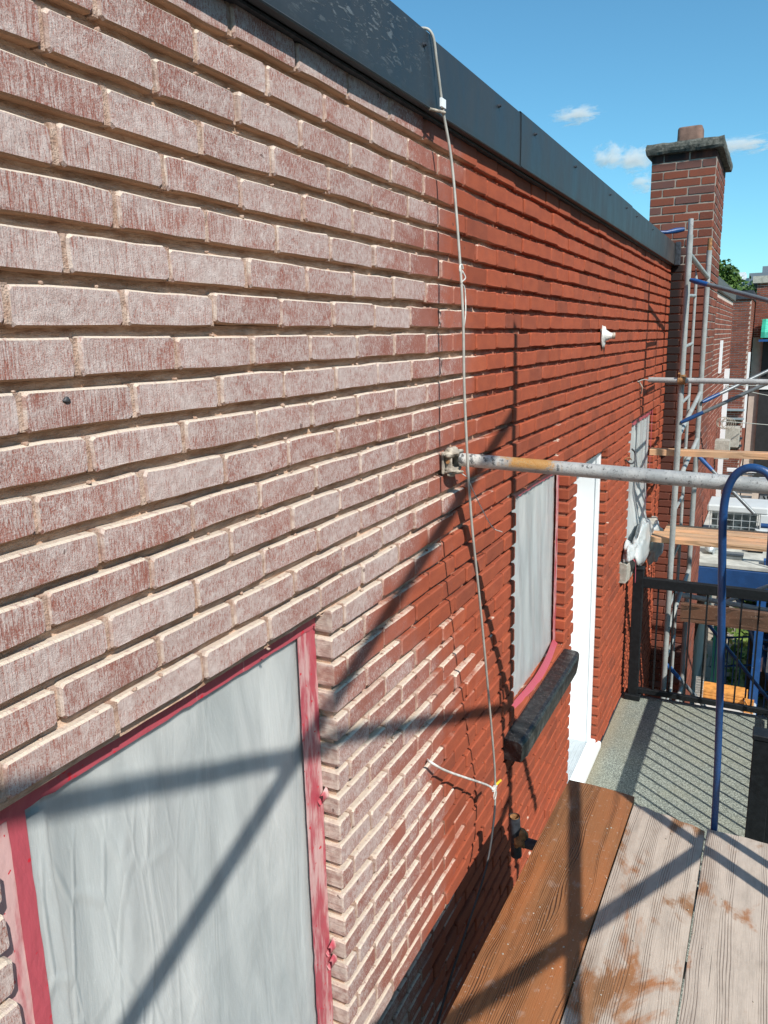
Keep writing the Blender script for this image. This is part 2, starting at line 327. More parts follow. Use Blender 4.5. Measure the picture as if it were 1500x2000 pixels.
# ------------------------------------------------------------------ object helpers
def tag(o, label=None, cat=None, group=None, kind=None):
    if label: o['label'] = label
    if cat: o['category'] = cat
    if group: o['group'] = group
    if kind: o['kind'] = kind
    return o
def thing(name, label, cat, loc=(0, 0, 0), group=None):
    o = bpy.data.objects.new(name, None); COL.objects.link(o); o.location = loc; o.empty_display_size = .05
    return tag(o, label, cat, group)
class MB:
    def __init__(s): s.v = []; s.f = []; s.mi = []; s.sm = []
    def add(s, vs, fs, mi=0, smooth=False):
        o = len(s.v); s.v += [tuple(v) for v in vs]
        for f in fs: s.f.append(tuple(o+i for i in f)); s.mi.append(mi); s.sm.append(smooth)
    def box(s, a, b, mi=0, bev=0.0):
        x0, y0, z0 = a; x1, y1, z1 = b
        if x1 < x0: x0, x1 = x1, x0
        if y1 < y0: y0, y1 = y1, y0
        if z1 < z0: z0, z1 = z1, z0
        if bev <= 0:
            v = [(x0, y0, z0), (x1, y0, z0), (x1, y1, z0), (x0, y1, z0), (x0, y0, z1), (x1, y0, z1), (x1, y1, z1), (x0, y1, z1)]
            f = [(0, 3, 2, 1), (4, 5, 6, 7), (0, 1, 5, 4), (1, 2, 6, 5), (2, 3, 7, 6), (3, 0, 4, 7)]
            s.add(v, f, mi); return
        # box with chamfered vertical/horizontal edges: 3 rings in z
        def ring(z, i): return [(x0+i, y0+bev, z), (x0+bev, y0+i, z), (x1-bev, y0+i, z), (x1-i, y0+bev, z), (x1-i, y1-bev, z), (x1-bev, y1-i, z), (x0+bev, y1-i, z), (x0+i, y1-bev, z)]
        v = ring(z0, bev*.8)+ring(z0+bev, 0)+ring(z1-bev, 0)+ring(z1, bev*.8)
        f = [tuple(range(7, -1, -1)), tuple(range(24, 32))]
        for k in range(3):
            for i in range(8): f.append((k*8+i, k*8+(i+1) % 8, k*8+8+(i+1) % 8, k*8+8+i))
        s.add(v, f, mi)
    def tube(s, pts, r, n=12, mi=0, caps=True, rs=None):
        pts = [Vector(p) for p in pts]; rings = []; prev = None
        for i, p in enumerate(pts):
            d = (pts[min(i+1, len(pts)-1)]-pts[max(i-1, 0)]).normalized()
            if prev is None:
                u = d.cross(Vector((0, 0, 1)));
                if u.length < .1: u = d.cross(Vector((0, 1, 0)))
                u.normalize()
            else: u = (prev-d*prev.dot(d)).normalized()
            prev = u; v = d.cross(u); rr = rs[i] if rs else r
            rings.append([p+u*math.cos(2*math.pi*k/n)*rr+v*math.sin(2*math.pi*k/n)*rr for k in range(n)])
        vs = [q for rg in rings for q in rg]; fs = []
        for i in range(len(pts)-1):
            for k in range(n): fs.append((i*n+k, (i+1)*n+k, (i+1)*n+(k+1) % n, i*n+(k+1) % n))
        s.add(vs, fs, mi, True)
        if caps: s.add(rings[0], [tuple(range(n))], mi); s.add(rings[-1], [tuple(range(n-1, -1, -1))], mi)
    def pipe_open(s, a, b, r, n=14, mi=0, mi2=None, wall=.004):
        s.tube([a, b], r, n, mi, caps=False); s.tube([b, a], r-wall, n, mi if mi2 is None else mi2, caps=False)
    def blob(s, c, r, mi=0, seed=0, amp=.25, seg=8, rings=6):
        vs = []; fs = []
        for i in range(rings+1):
            th = math.pi*i/rings
            for k in range(seg):
                ph = 2*math.pi*k/seg; d = Vector((math.sin(th)*math.cos(ph), math.sin(th)*math.sin(ph), math.cos(th)))
                q = 1+amp*noise.noise(d*1.7+Vector((seed, seed*.3, 0)))
                vs.append((c[0]+d.x*r[0]*q, c[1]+d.y*r[1]*q, c[2]+d.z*r[2]*q))
        for i in range(rings):
            for k in range(seg): fs.append((i*seg+k, (i+1)*seg+k, (i+1)*seg+(k+1) % seg, i*seg+(k+1) % seg))
        s.add(vs, fs, mi, True)
    def mesh(s, name, mats):
        me = bpy.data.meshes.new(name); me.from_pydata(s.v, [], s.f); 
        for m_ in mats: me.materials.append(m_)
        me.polygons.foreach_set('material_index', s.mi); me.polygons.foreach_set('use_smooth', s.sm); me.update(); return me
    def build(s, name, mats, parent=None, loc=None, kind=None, label=None):
        if not isinstance(mats, (list, tuple)): mats = [mats]
        base = Vector(loc) if loc is not None else (Vector(parent.matrix_basis.translation) if False else Vector((0, 0, 0)))
        if loc is not None: s.v = [tuple(Vector(v)-base) for v in s.v]
        o = bpy.data.objects.new(name, s.mesh(name, mats)); COL.objects.link(o); o.location = base
        if parent: attach(o, parent)
        if kind: o['kind'] = kind
        if label: o['label'] = label
        return o
def wloc(o):
    p = Vector(o.location); q = o.parent
    while q: p = p+Vector(q.location); q = q.parent
    return p
def attach(o, parent):      # every parent carries a pure translation
    o.location = Vector(o.location)-wloc(parent); o.parent = parent
def box_part(name, a, b, mat, parent, bev=0.0, label=None):
    q = MB(); q.box(a, b, 0, bev); c = [(a[i]+b[i])/2 for i in range(3)]; return q.build(name, mat, parent, c, label=label)
def tube_part(name, pts, r, mat, parent, n=14, rs=None, label=None):
    q = MB(); q.tube(pts, r, n, rs=rs); c = sum((Vector(p) for p in pts), Vector())/len(pts); return q.build(name, mat, parent, c, label=label)

# ------------------------------------------------------------------ bricks
CR = .0727; JT = .0168; BH = CR-JT; BL = .2130; HJ = .0092; KZ = .352
def zk(k): return (KZ-k)*CR
def brick_geo(L, H, D, rng, jag=.0017, rad=.0055):
    """outline in the y-z plane, centred; front face at x=0, back at x=-D"""
    a, b = L/2, H/2; r = rad
    pts = [(-a+r, -b), (-a*.33, -b), (a*.33, -b), (a-r, -b), (a, -b+r), (a, b-r), (a-r, b), (a*.33, b), (-a*.33, b), (-a+r, b), (-a, b-r), (-a, -b+r)]
    j = [(y+rng.uniform(-jag, jag), z+rng.uniform(-jag, jag)) for y, z in pts]
    n = len(pts); tilt = rng.uniform(-.012, .012); tz = rng.uniform(-.02, .02)
    def fx(y, z): return tilt*y+tz*z
    v = [(-D, y, z) for y, z in pts]
    v += [(-.0045+fx(y, z), y, z) for y, z in j]
    ins = .0030
    v += [(fx(y, z)+rng.uniform(-.0004, .0004), y*(1-ins/a), z*(1-ins/b)) for y, z in j]
    f = []
    for k in range(2):
        for i in range(n): f.append((k*n+i, k*n+(i+1) % n, k*n+n+(i+1) % n, k*n+n+i))
    f.append(tuple(range(2*n, 3*n)))
    return v, f
rng = random.Random(7)
REF_L = BL-HJ
def variants(mat, n, L, H, D, jag=.0017, nm='brick'):
    out = []
    for i in range(n):
        v, f = brick_geo(L, H, D, rng, jag); me = bpy.data.meshes.new(nm); me.from_pydata(v, [], f); me.materials.append(mat); me.update()
        out.append(me)
    return out
def add_bid(o, ids):
    me = o.data; at = me.attributes.new('bid', 'FLOAT', 'POINT'); at.data.foreach_set('value', ids)

OPEN = [  # y0, y1, z_bottom, z_top of the openings in the wall
    (.583, 1.503, -1.98, zk(9)), (3.005, 3.925, -1.68, zk(9)), (4.115, 4.99, -2.835, zk(10)), (5.855, 7.165, -1.66, zk(9))]
WALL_Y0, WALL_Y1 = -.6, 7.675
ZTOPK, ZBOTK = -9, 82
house = thing('brick_house', 'row house with red brick rear wall, its near half smeared with pale lime wash', 'house', (0, 3.5, -2.8))
cells = []       # y0, y1, course
for k in range(ZTOPK, ZBOTK+1):
    z0, z1 = zk(k), zk(k-1); zc = (z0+z1)/2
    base = 11.30 if k % 2 else 12.76
    y = base*CR - BL*12
    edges = []
    while y < WALL_Y1+BL: edges.append(y+rng.uniform(-.003, .003)); y += BL
    sp = [(max(a, WALL_Y0), min(b, WALL_Y1)) for a, b in zip(edges, edges[1:]) if b > WALL_Y0+.02 and a < WALL_Y1-.02]
    for o in OPEN:
        if not (o[2] < zc < o[3]): continue
        ns = []
        for a, b in sp:
            if b <= o[0] or a >= o[1]: ns.append((a, b)); continue
            if a < o[0]: ns.append((a, o[0]))
            if b > o[1]: ns.append((o[1], b))
        sp = ns
    # merge slivers
    sp.sort(); mg = []
    for a, b in sp:
        if mg and abs(mg[-1][1]-a) < 1e-6 and ((b-a) < .05 or (mg[-1][1]-mg[-1][0]) < .05): mg[-1] = (mg[-1][0], b)
        elif (b-a) > .02: mg.append((a, b))
    for a, b in mg: cells.append((a, b, k))
def score(P, sy, sz, nrm_=Vector((1, 0, 0))):
    q = proj(P)
    if not q or not (-60 < q[0] < 1560 and -60 < q[1] < 2060): return 0
    c = abs((CAM-Vector(P)).normalized().dot(nrm_)); return sy*sz*c/q[2]**2
def behind_planks(P):
    q = proj(P); return q and q[1] > 1530 and q[0] > 1112-.51*(q[1]-1520)
items = []
for a, b, k in cells:
    zc = (zk(k)+zk(k-1))/2; P = (0, (a+b)/2, zc); s_ = score(P, b-a, BH)
    if behind_planks(P): s_ = 0
    items.append((s_, a, b, k, zc))
items.sort(reverse=True)
V = variants(M['brick'], 14, REF_L, BH, .088)
stuff = MB(); sid = []
for i, (s_, a, b, k, zc) in enumerate(items):
    yl = a if any(abs(a-o[1]) < 1e-6 for o in OPEN) else a+HJ/2
    yr = b if any(abs(b-o[0]) < 1e-6 for o in OPEN) else b-HJ/2
    L = yr-yl; yc = (yl+yr)/2
    dx = rng.gauss(0, .0014); dz = rng.gauss(0, .0011); rz = rng.gauss(0, .004)
    if yc > 2.3: dx *= 1.5
    if i < 300:
        o = bpy.data.objects.new('brick', V[rng.randrange(14)]); COL.objects.link(o)
        o.location = (dx, yc, zc+dz); o.rotation_euler = (rz, 0, 0); o.scale = (1, L/REF_L, 1)
        if rng.random() < .5: o.rotation_euler = (rz+math.pi, 0, 0)
        attach(o, house)
    else:
        v, f = brick_geo(L, BH, .088, rng); cs, sn = math.cos(rz), math.sin(rz)
        stuff.add([(x+dx, yc+y*cs-z*sn, zc+dz+y*sn+z*cs) for x, y, z in v], f); sid += [rng.random()]*len(v)
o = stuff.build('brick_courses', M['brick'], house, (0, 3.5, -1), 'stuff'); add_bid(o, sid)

# bed mortar (raked back), head joints nearly flush, crumbs on the ledges
mt = MB(); hd = MB()
def near(c, lo, hi): return lo <= c <= hi
for k in range(ZTOPK, ZBOTK+1):
    z0, z1 = zk(k), zk(k-1)
    runs = [(WALL_Y0, WALL_Y1)]
    for o_ in OPEN:
        if o_[2] < (z0+z1)/2 < o_[3]:
            runs = [r for a, b in runs for r in ((a, min(b, o_[0])), (max(a, o_[1]), b)) if r[1]-r[0] > .01]
    for a, b in runs:
        a2 = a+.012 if a > WALL_Y0 else a; b2 = b-.012 if b < WALL_Y1 else b
        n = max(1, int((b2-a2)/.05)); vs = []
        for i in range(n+1):
            y = a2+(b2-a2)*i/n
            for j, z in enumerate((z0+JT*.5+.002, z0+JT*.1, z0-JT*.3, z0-JT*.5-.002)):
                dpt = -.0190+.0025*noise.noise(Vector((y*9, z*40, 3)))+.002*noise.noise(Vector((y*40, z*90, 1)))
                vs.append((dpt, y, z))
        fs = [(i*4+j+4, i*4+j, i*4+j+1, i*4+j+5) for i in range(n) for j in range(3)]
        mt.add(vs, fs, 0)
        mt.box((-.10, a2, z0-.005), (-.09, b2, z1+.005))   # brick backing
        for yj in ((a, -1), (b, 1)):                        # returns of the bed joint in the window reveals
            if WALL_Y0 < yj[0] < WALL_Y1: mt.box((-.088, yj[0]-yj[1]*.014, z0-JT/2), (-.016, yj[0]-yj[1]*.010, z0+JT/2))
cellset = {}
for a, b, k in cells: cellset.setdefault(k, []).append((a, b))
for k, L in cellset.items():
    L.sort(); z0, z1 = zk(k)+JT/2, zk(k-1)-JT/2
    for (a, b), (c, d) in zip(L, L[1:]):
        if abs(b-c) > 1e-6: continue
        dep = -.0035+rng.uniform(-.003, .0015) if b < 2.3 else -.0075+rng.uniform(-.0035, .002)
        if rng.random() < .07: dep -= .007
        h = HJ/2+.001; zz = [z0+.001, z0+(z1-z0)*.35, z0+(z1-z0)*.7, z1-.001]
        vs = []
        for z in zz:
            vs += [(-.03, b-h, z), (dep+rng.uniform(-.0015, .001), b-h, z), (dep+rng.uniform(-.0015, .001), b+h, z), (-.03, b+h, z)]
        fs = [(i*4+j, i*4+j+1, i*4+j+5, i*4+j+4) for i in range(3) for j in range(3)]+[(0, 3, 2, 1), (12, 13, 14, 15)]
        hd.add(vs, fs, 0)
        if rng.random() < .45:   # little nub where the head joint meets the ledge
            s2 = rng.uniform(.002, .0045); hd.blob((-.006, b+rng.uniform(-.004, .004), z0-JT+.001), (.006, s2*1.3, s2), 0, b*9+k, .5, 6, 4)
for i in range(150):
    y = rng.uniform(.5, 3.2); k = rng.randrange(-6, 24)
    if any(o_[0]-.02 < y < o_[1]+.02 and o_[2] < zk(k) < o_[3]+.01 for o_ in OPEN): continue
    s2 = rng.uniform(.0015, .004); hd.blob((-.008+rng.uniform(-.004, .005), y, zk(k)-JT/2+s2*.6), (s2*1.2, s2*1.6, s2), 0, i, .6, 6, 4)
mt.build('mortar', M['mortar'], house, (0, 3.5, -1.1), 'stuff')
hd.build('joint_mortar', M['head'], house, (0, 3.5, -1), 'stuff')

q = MB(); q.blob((.001, .791, -.072), (.003, .006, .0045), 0, 3, .8, 10, 6); q.build('nail_hole', M['cabledark'], house, (0, .791, -.072))
# wall core behind the bricks (keeps the rooms dark), with holes for the openings
core = MB(); ys = [WALL_Y0]+[v for o_ in OPEN for v in o_[:2]]+[7.66]
for a, b in zip(ys[0::2], ys[1::2]): core.box((-.35, a-.001, -5.9), (-.101, b+.001, .62))
for o_ in OPEN:
    core.box((-.349, o_[0]+.001, o_[3]+.002), (-.102, o_[1]-.001, .619))
    if o_[2] > -2.8: core.box((-.349, o_[0]+.001, -5.89), (-.102, o_[1]-.001, o_[2]-.12))
core.build('inner_wall', M['dark'], house, (0, 3.5, -1))
box_part('roof', (-6, WALL_Y0, .60), (-.04, 7.66, .70), M['dark'], house)
# steel lintels over the openings
for o_ in OPEN[:2]+OPEN[3:]:
    box_part('lintel', (-.088, o_[0]-.05, o_[3]+JT/2-.006), (-.018, o_[1]+.05, o_[3]+JT/2-.001), M['rust'], house)

# ------------------------------------------------------------------ parapet flashing: overlapping panels with screws
seams = [-.6, 1.02, 2.10, 2.92, 5.29, 7.66]
screw_y = [1.5, 2.028, 2.651, 3.072, 3.731, 4.55, 5.065, 5.464, 6.2]
for i, (a, b) in enumerate(zip(seams, seams[1:])):
    q = MB(); e = .0030*(i % 2); x = .030+e
    prof = [(-.16, .790), (-.004, .792+e), (x-.004, .7915+e), (x, .787+e), (x+.001, .70), (x, .626), (x-.001, .613), (x+.006, .607), (x+.004, .604), (x-.014, .6045), (-.001, .612)]
    y0, y1 = a-(.02 if i else 0), b
    n = 10; vs = []
    for s_ in range(n+1):
        y = y0+(y1-y0)*s_/n
        for u, z in prof: vs.append((u+(.0015*noise.noise(Vector((y*2.2, z*4, 0))) if .61 < z < .78 else 0), y, z))
    m_ = len(prof); fs = [((s_+1)*m_+j, s_*m_+j, s_*m_+j+1, (s_+1)*m_+j+1) for s_ in range(n) for j in range(m_-1)]
    q.add(vs, fs); p = q.build('roof_flashing', M['flash'], house, (0, (a+b)/2, .7))
    md = p.modifiers.new('thick', 'SOLIDIFY'); md.thickness = .0012; md.offset = -1
    for sy in screw_y:
        if a < sy < b:
            q = MB(); q.tube([(x-.002, sy, .752), (x+.004, sy, .752)], .006, 12); q.tube([(x+.004, sy, .752), (x+.010, sy, .752)], .0042, 6)
            q.build('screw', M['blackmetal'], p, (x, sy, .752))
# soffit board under the flashing
box_part('soffit_trim', (-.03, WALL_Y0, .598), (.014, 7.66, .6035), M['blackmetal'], house)
# folded metal end against the chimney
q = MB(); q.box((.031, 7.60, .60), (.075, 7.672, .80), 0, .004); q.build('roof_flashing', M['blackmetal'], house, (.05, 7.63, .7), label='dark folded metal end of the roof flashing against the chimney')

# ------------------------------------------------------------------ windows behind the sheeting, door jamb, sills
def window(o_):
    y0, y1, z0, z1 = o_; x0, x1 = -.135, -.075
    wdw = box_part('window', (x0-.02, y0+.012, z0+.01), (x0-.012, y1-.012, z1), M['white'], house)
    q = MB(); t_ = .06
    q.box((x0, y0+.012, z0), (x1, y0+.012+t_, z1)); q.box((x0, y1-.012-t_, z0), (x1, y1-.012, z1))
    q.box((x0, y0+.012+t_, z1-t_), (x1, y1-.012-t_, z1)); q.box((x0, y0+.012+t_, z0), (x1, y1-.012-t_, z0+t_))
    zm = (z0+z1)/2; q.box((x0+.005, y0+.012+t_, zm-.02), (x1-.005, y1-.012-t_, zm+.02))
    q.build('frame', M['white'], wdw, (-.1, (y0+y1)/2, zm))
    for a, b in ((z0+t_, zm-.02), (zm+.02, z1-t_)): box_part('pane', (x0+.015, y0+.012+t_, a), (x0+.02, y1-.012-t_, b), M['glass'], wdw)
for i in (0, 1, 3): window(OPEN[i])
def sill(y0, y1, zt, h, dx, mat, lab, seed):
    q = MB(); n = 14; prof = [(-.075, -.005), (dx-.02, -.012), (dx-.007, -.017), (dx, -.028), (dx, -h*.55), (dx-.006, -h), (-.075, -h)]
    vs = []
    for s_ in range(n+1):
        y = y0+(y1-y0)*s_/n; shr = .010 if s_ in (0, n) else 0
        for u, v_ in prof:
            jx = .0012*noise.noise(Vector((y*14+seed, v_*50, 2))); jz = .0012*noise.noise(Vector((y*14+seed, v_*50, 9)))
            vs.append((u-(shr if u > 0 else 0)+jx, y+(0 if 0 < s_ < n else (.004 if s_ == 0 else -.004)), zt+v_-(shr*.5 if v_ > -.03 else -shr*.3)+jz))
    m_ = len(prof); fs = [(s_*m_+j, (s_+1)*m_+j, (s_+1)*m_+(j+1) % m_, s_*m_+(j+1) % m_) for s_ in range(n) for j in range(m_)]
    fs += [tuple(range(m_)), tuple(n*m_+m_-1-j for j in range(m_))]
    q.add(vs, [f[::-1] for f in fs]); return q.build('window_sill', mat, house, (0, (y0+y1)/2, zt), label=lab)
sill(2.872, 3.952, -1.664, .112, .088, M['black'], 'thick concrete window sill coated in shiny black paint', 1)
sill(5.62, 7.30, -1.635, .17, .055, M['concrete'], 'bare weathered concrete window sill', 5)
sill(.45, 1.63, -1.965, .13, .085, M['black'], None, 8)
# door
door = box_part('door', (-.30, 4.14, -2.75), (-.26, 4.97, -.73), M['white'], house)
q = MB(); q.box((-.25, 4.955, -2.78), (-.045, 4.985, zk(10)+.002)); q.box((-.25, 4.12, -2.78), (-.045, 4.135, zk(10)+.002))
q.box((-.25, 4.12, zk(10)-.03), (-.05, 4.985, zk(10)+.003))
q.box((-.066, 4.949, -2.78), (-.048, 4.9555, zk(10)-.03))
q.build('frame', M['white'], door, (-.1, 4.96, -1.8))
q = MB(); q.box((-.26, 4.12, -2.83), (-.06, 4.985, -2.775))
for i in range(7): q.box((-.24+i*.026, 4.14, -2.776), (-.24+i*.026+.009, 4.95, -2.770))
q.build('threshold', M['alu'], door, (-.15, 4.5, -2.8))
q = MB(); q.box((-.062, 4.06, -2.832), (-.012, 5.03, -2.762), 0, .008); q.box((-.012, 4.07, -2.832), (.022, 5.02, -2.782), 0, .008)
q.build('sill', M['white'], door, (0, 4.5, -2.8))

# ------------------------------------------------------------------ plastic sheeting taped over the windows
def sheet_grid(y0, y1, z0, z1, fx, ny=60, nz=70, edge=None):
    vs = []; fs = []
    for j in range(nz+1):
        for i in range(ny+1):
            u = i/ny; v = j/nz; y = y0+(y1-y0)*u; z = z1+(z0-z1)*v
            x, y, z = fx(u, v, y, z); vs.append((x, y, z))
    for j in range(nz):
        for i in range(ny): a = j*(ny+1)+i; fs.append((a, a+ny+1, a+ny+2, a+1))
    q = MB(); q.add(vs, fs, 0, True); return q
def sheeting(name_label, o_, fx, tapes, res=(60, 70), mats=None):
    y0, y1, z0, z1 = o_
    t_ = thing('plastic_sheet', name_label, 'plastic sheet', (-.05, (y0+y1)/2, z0))
    q = sheet_grid(y0+.03, y1-.03, z0, z1+.005, fx, *res); q.build('film', M['film'], t_, (-.05, (y0+y1)/2, (z0+z1)/2))
    for tp in tapes: tp(t_)
    return t_
def tape_strip(pts, wdt, n=16, mat=None, lab=None, rag=.004, seed=0, horiz=False):
    """ragged strip of tape following a polyline in the window plane; pts (x,y,z)"""
    def mk(par):
        q = MB(); P = [Vector(p) for p in pts]; L = [0]
        for a, b in zip(P, P[1:]): L.append(L[-1]+(b-a).length)
        vs = []
        for i in range(n+1):
            s_ = L[-1]*i/n; j = max(k for k in range(len(L)-1) if L[k] <= s_+1e-9); f = (s_-L[j])/(L[j+1]-L[j]); c = P[j].lerp(P[j+1], f)
            d = (P[j+1]-P[j]).normalized(); sd = Vector((0, 1, 0)) if not horiz else Vector((0, 0, 1))
            sd = (sd-d*sd.dot(d)).normalized()
            r1 = rag*noise.noise(Vector((s_*40, seed, 0)))*2; r2 = rag*noise.noise(Vector((s_*40, seed+5, 0)))*2
            b_ = .0015*noise.noise(Vector((s_*25, seed, 4)))
            for w_, r_ in ((-wdt/2-r1, 0), (-wdt*.2, b_), (wdt*.2, -b_), (wdt/2+r2, 0)): vs.append(c+sd*w_+Vector((r_, 0, 0)))
        fs = [(i*4+j, i*4+j+1, i*4+j+5, i*4+j+4) for i in range(n) for j in range(3)]
        q.add(vs, fs, 0); o = q.build('tape', mat or M['tape'], par, P[0], label=lab)
        md = o.modifiers.new('t', 'SOLIDIFY'); md.thickness = .0008; return o
    return mk
def fx1(u, v, y, z):
    w_ = .0045*noise.noise(Vector((y*9, z*1.6, 0)))+.0022*noise.noise(Vector((y*34+z*6, z*5, 3)))
    env = min(1, 8*min(u, 1-u))*min(1, 10*v)
    fold = .006*math.exp(-((y-(.80+.05*math.sin(z*5)))/.018)**2)*min(1, 3*v)+.005*math.exp(-((y-(.95+.10*v))/.02)**2)*min(1, max(0, 3*v-.8))
    return -.060+w_*env+fold*env, y, z
y0, y1, z0, z1 = OPEN[0]
def folded(par):   # folded edge of film beside the left tape
    q = sheet_grid(.655, .705, -1.95, -.70, lambda u, v, y, z: (-.0515+.002*noise.noise(Vector((z*22, u*3, 0))), y+u*.02*noise.noise(Vector((z*7, 1, 0))), z), 6, 60)
    q.build('film_fold', M['film'], par, (-.05, .68, -1.2))
def loose(par):    # torn tape ends at the right edge
    for i, (yy, zz) in enumerate(((1.49, -1.14), (1.492, -1.60), (1.495, -1.645))):
        q = MB(); n = 8
        vs = []
        for k in range(n+1):
            a = k/n*math.pi*1.2
            for s_ in (-.014, .014): vs.append((-.040+.010*math.sin(a), yy+s_-.005*k/n, zz+.012*math.cos(a)+.006*math.sin(s_*90+k)))
        q.add(vs, [(k*2, k*2+1, k*2+3, k*2+2) for k in range(n)], 0, True); q.build('torn_tape', M['tape'], par, (-.04, yy, zz))
sheeting('large milky plastic sheet taped over the nearest window with red tape', OPEN[0], fx1, [
    tape_strip([(-.049, .618, -.62), (-.049, .618, -1.98)], .072, 40, seed=1, rag=.002, mat=M['tapepink']),
    tape_strip([(-.0475, .652, -.66), (-.0475, .640, -1.98)], .030, 40, seed=2, rag=.001, mat=M['tape2']),
    tape_strip([(-.049, 1.462, -.62), (-.049, 1.462, -1.98)], .078, 44, seed=3, rag=.0025),
    tape_strip([(-.0465, .585, -.648), (-.0465, 1.50, -.652)], .060, 40, seed=4, rag=.0022, horiz=True, mat=M['tape2']), folded, loose])
def fx2(u, v, y, z):
    w_ = .010*noise.noise(Vector((y*8+z*1.5, z*1.2, 7)))+.0045*noise.noise(Vector((y*26+z*3, z*2.0, 3)))
    env = min(1, 7*min(u, 1-u))*min(1, 8*min(v, 1-v))
    return -.066+w_*env+.02*env*max(0, v-.5)*u, y, z
def edge2(par):   # curved tape along the top of the sill
    n = 14; pts = []
    for i in range(n+1):
        u = i/n; pts.append((-.044+.060*math.sin(u*math.pi)*.5, 3.03+.87*u, -1.650+.030*u*u))
    q = MB(); vs = []
    for i, (x, y, z) in enumerate(pts):
        vs += [(x-.012, y, z+.016+.003*noise.noise(Vector((i*.7, 0, 0)))), (x-.006, y, z+.006), (x+.004, y, z-.006), (x+.012+.003*noise.noise(Vector((i*.9, 3, 0))), y, z-.013)]
    q.add(vs, [(i*4+j, i*4+j+1, i*4+j+5, i*4+j+4) for i in range(n) for j in range(3)], 0, True); q.build('tape', M['tape2'], par, (0, 3.4, -1.65))
sheeting('milky plastic sheet with red tape over the window above the black sill', OPEN[1], fx2, [
    tape_strip([(-.051, 3.895, -.62), (-.051, 3.895, -1.62)], .052, 30, seed=6, rag=.006),
    tape_strip([(-.049, 3.01, -.648), (-.049, 3.92, -.650)], .062, 30, seed=7, rag=.005, horiz=True, mat=M['tape2']), edge2], (44, 50))
def fx3(u, v, y, z):
    w_ = .014*noise.noise(Vector((y*7, z*1.3, 11)))+.005*noise.noise(Vector((y*22, z*3, 3)))
    env = min(1, 6*min(u, 1-u))*min(1, 6*v)
    bulge = .11*max(0, v-.62)/.38*math.sin(math.pi*min(1, max(0, u)))
    return -.05+w_*env+bulge, y, z
def bag(par):
    q = MB(); q.blob((.075, 6.15, -1.62), (.055, .36, .17), 0, 3, .55, 30, 22); q.blob((.10, 6.72, -1.76), (.06, .24, .17), 0, 9, .45, 30, 22)
    q.blob((.035, 5.80, -1.60), (.045, .17, .09), 0, 5, .6, 24, 16); q.build('loose_film', M['film'], par, (.08, 6.6, -1.5))
    for (yy, zz, r_) in ((6.35, -1.30, .05), (7.05, -1.22, .06)):
        q = MB(); q.box((.060, yy-.02, zz-r_), (.063, yy+.045, zz+r_)); o = q.build('tape', M['tape2'], par, (.06, yy, zz)); o.rotation_euler = (.5, 0, .2)
sheeting('crumpled plastic sheet hanging loose over the window beside the chimney', OPEN[3], fx3, [
    tape_strip([(-.036, 5.86, -.655), (-.036, 7.16, -.655)], .056, 40, seed=8, rag=.014, horiz=True, mat=M['tape2']),
    tape_strip([(-.030, 7.130, -.62), (-.030, 7.130, -1.3)], .035, 16, seed=9, rag=.003, mat=M['tape2']),
    tape_strip([(.060, 5.68, -1.60), (.092, 5.74, -1.66), (.092, 5.76, -1.83)], .030, 16, seed=10, rag=.004, mat=M['tape2']), bag], (44, 44))

# ------------------------------------------------------------------ chimney
chim = thing('brick_chimney', 'tall brick chimney with mossy concrete cap and clay flue at the end of the wall', 'chimney', (.05, 8.2, -5.9))
CX0, CX1, CY0, CY1 = -.22, .325, 7.68, 8.80
cb = []
for k in range(int((1.558+5.9)/CR)):
    zc = 1.558-(k+.5)*CR; first = (k % 2 == 0)
    # front face (towards -y)
    xs = [CX0]; x = CX0+(BL if not first else BL*.5)
    while x < CX1-.04: xs.append(x); x += BL
    xs.append(CX1)
    for a, b in zip(xs, xs[1:]): cb.append(('f', a, b, zc))
    ys = [CY0+(.10 if not first else .012)]; y = ys[0]+(BL*.5 if first else BL)
    while y < CY1-.04: ys.append(y); y += BL
    ys.append(CY1)
    for a, b in zip(ys, ys[1:]): cb.append(('s', a, b, zc))
cit = []
for kind, a, b, zc in cb:
    if kind == 'f': P = ((a+b)/2, CY0, zc); s_ = score(P, b-a, BH, Vector((0, -1, 0)));
    else: P = (CX1, (a+b)/2, zc); s_ = score(P, b-a, BH)
    if kind == 'f' and zc < .60 and b < .03: s_ = 0
    cit.append((s_, kind, a, b, zc))
cit.sort(reverse=True, key=lambda t: t[0])
CV = variants(M['chim'], 8, REF_L, CR-.011, .085)
st2 = MB(); sid = []
for i, (s_, kind, a, b, zc) in enumerate(cit):
    L = b-a-.009; c = (a+b)/2; d = rng.gauss(0, .0012); deep = zc < .62
    if i < 300:
        o = bpy.data.objects.new('brick', CV[rng.randrange(8)]); COL.objects.link(o); o.scale = (1, L/REF_L, 1)
        if kind == 'f': o.location = (c, CY0+d, zc); o.rotation_euler = (0, 0, -math.pi/2)
        else: o.location = (CX1+d, c, zc)
        attach(o, chim)
    else:
        v, f = brick_geo(L, CR-.011, .085, rng)
        if kind == 'f': v = [(c+y, CY0-x+d, zc+z) for x, y, z in v]; 
        else: v = [(CX1+x+d, c+y, zc+z) for x, y, z in v]
        st2.add(v, f); sid += [rng.random()]*len(v)
o = st2.build('brick_courses', M['chim'], chim, (.05, 8.2, -1), 'stuff'); add_bid(o, sid)
q = MB(); q.box((CX0+.004, CY0+.004, .60), (CX1-.004, CY1, 1.56)); q.box((CX0+.014, CY0+.05, -5.9), (CX1-.006, CY1, .60))
q.build('mortar', M['chimmortar'], chim, (.05, 8.2, -1))
box_part('mortar', (CX0+.014, CY0+.015, -5.9), (CX1-.008, CY0+.049, .599), M['mortar'], chim)
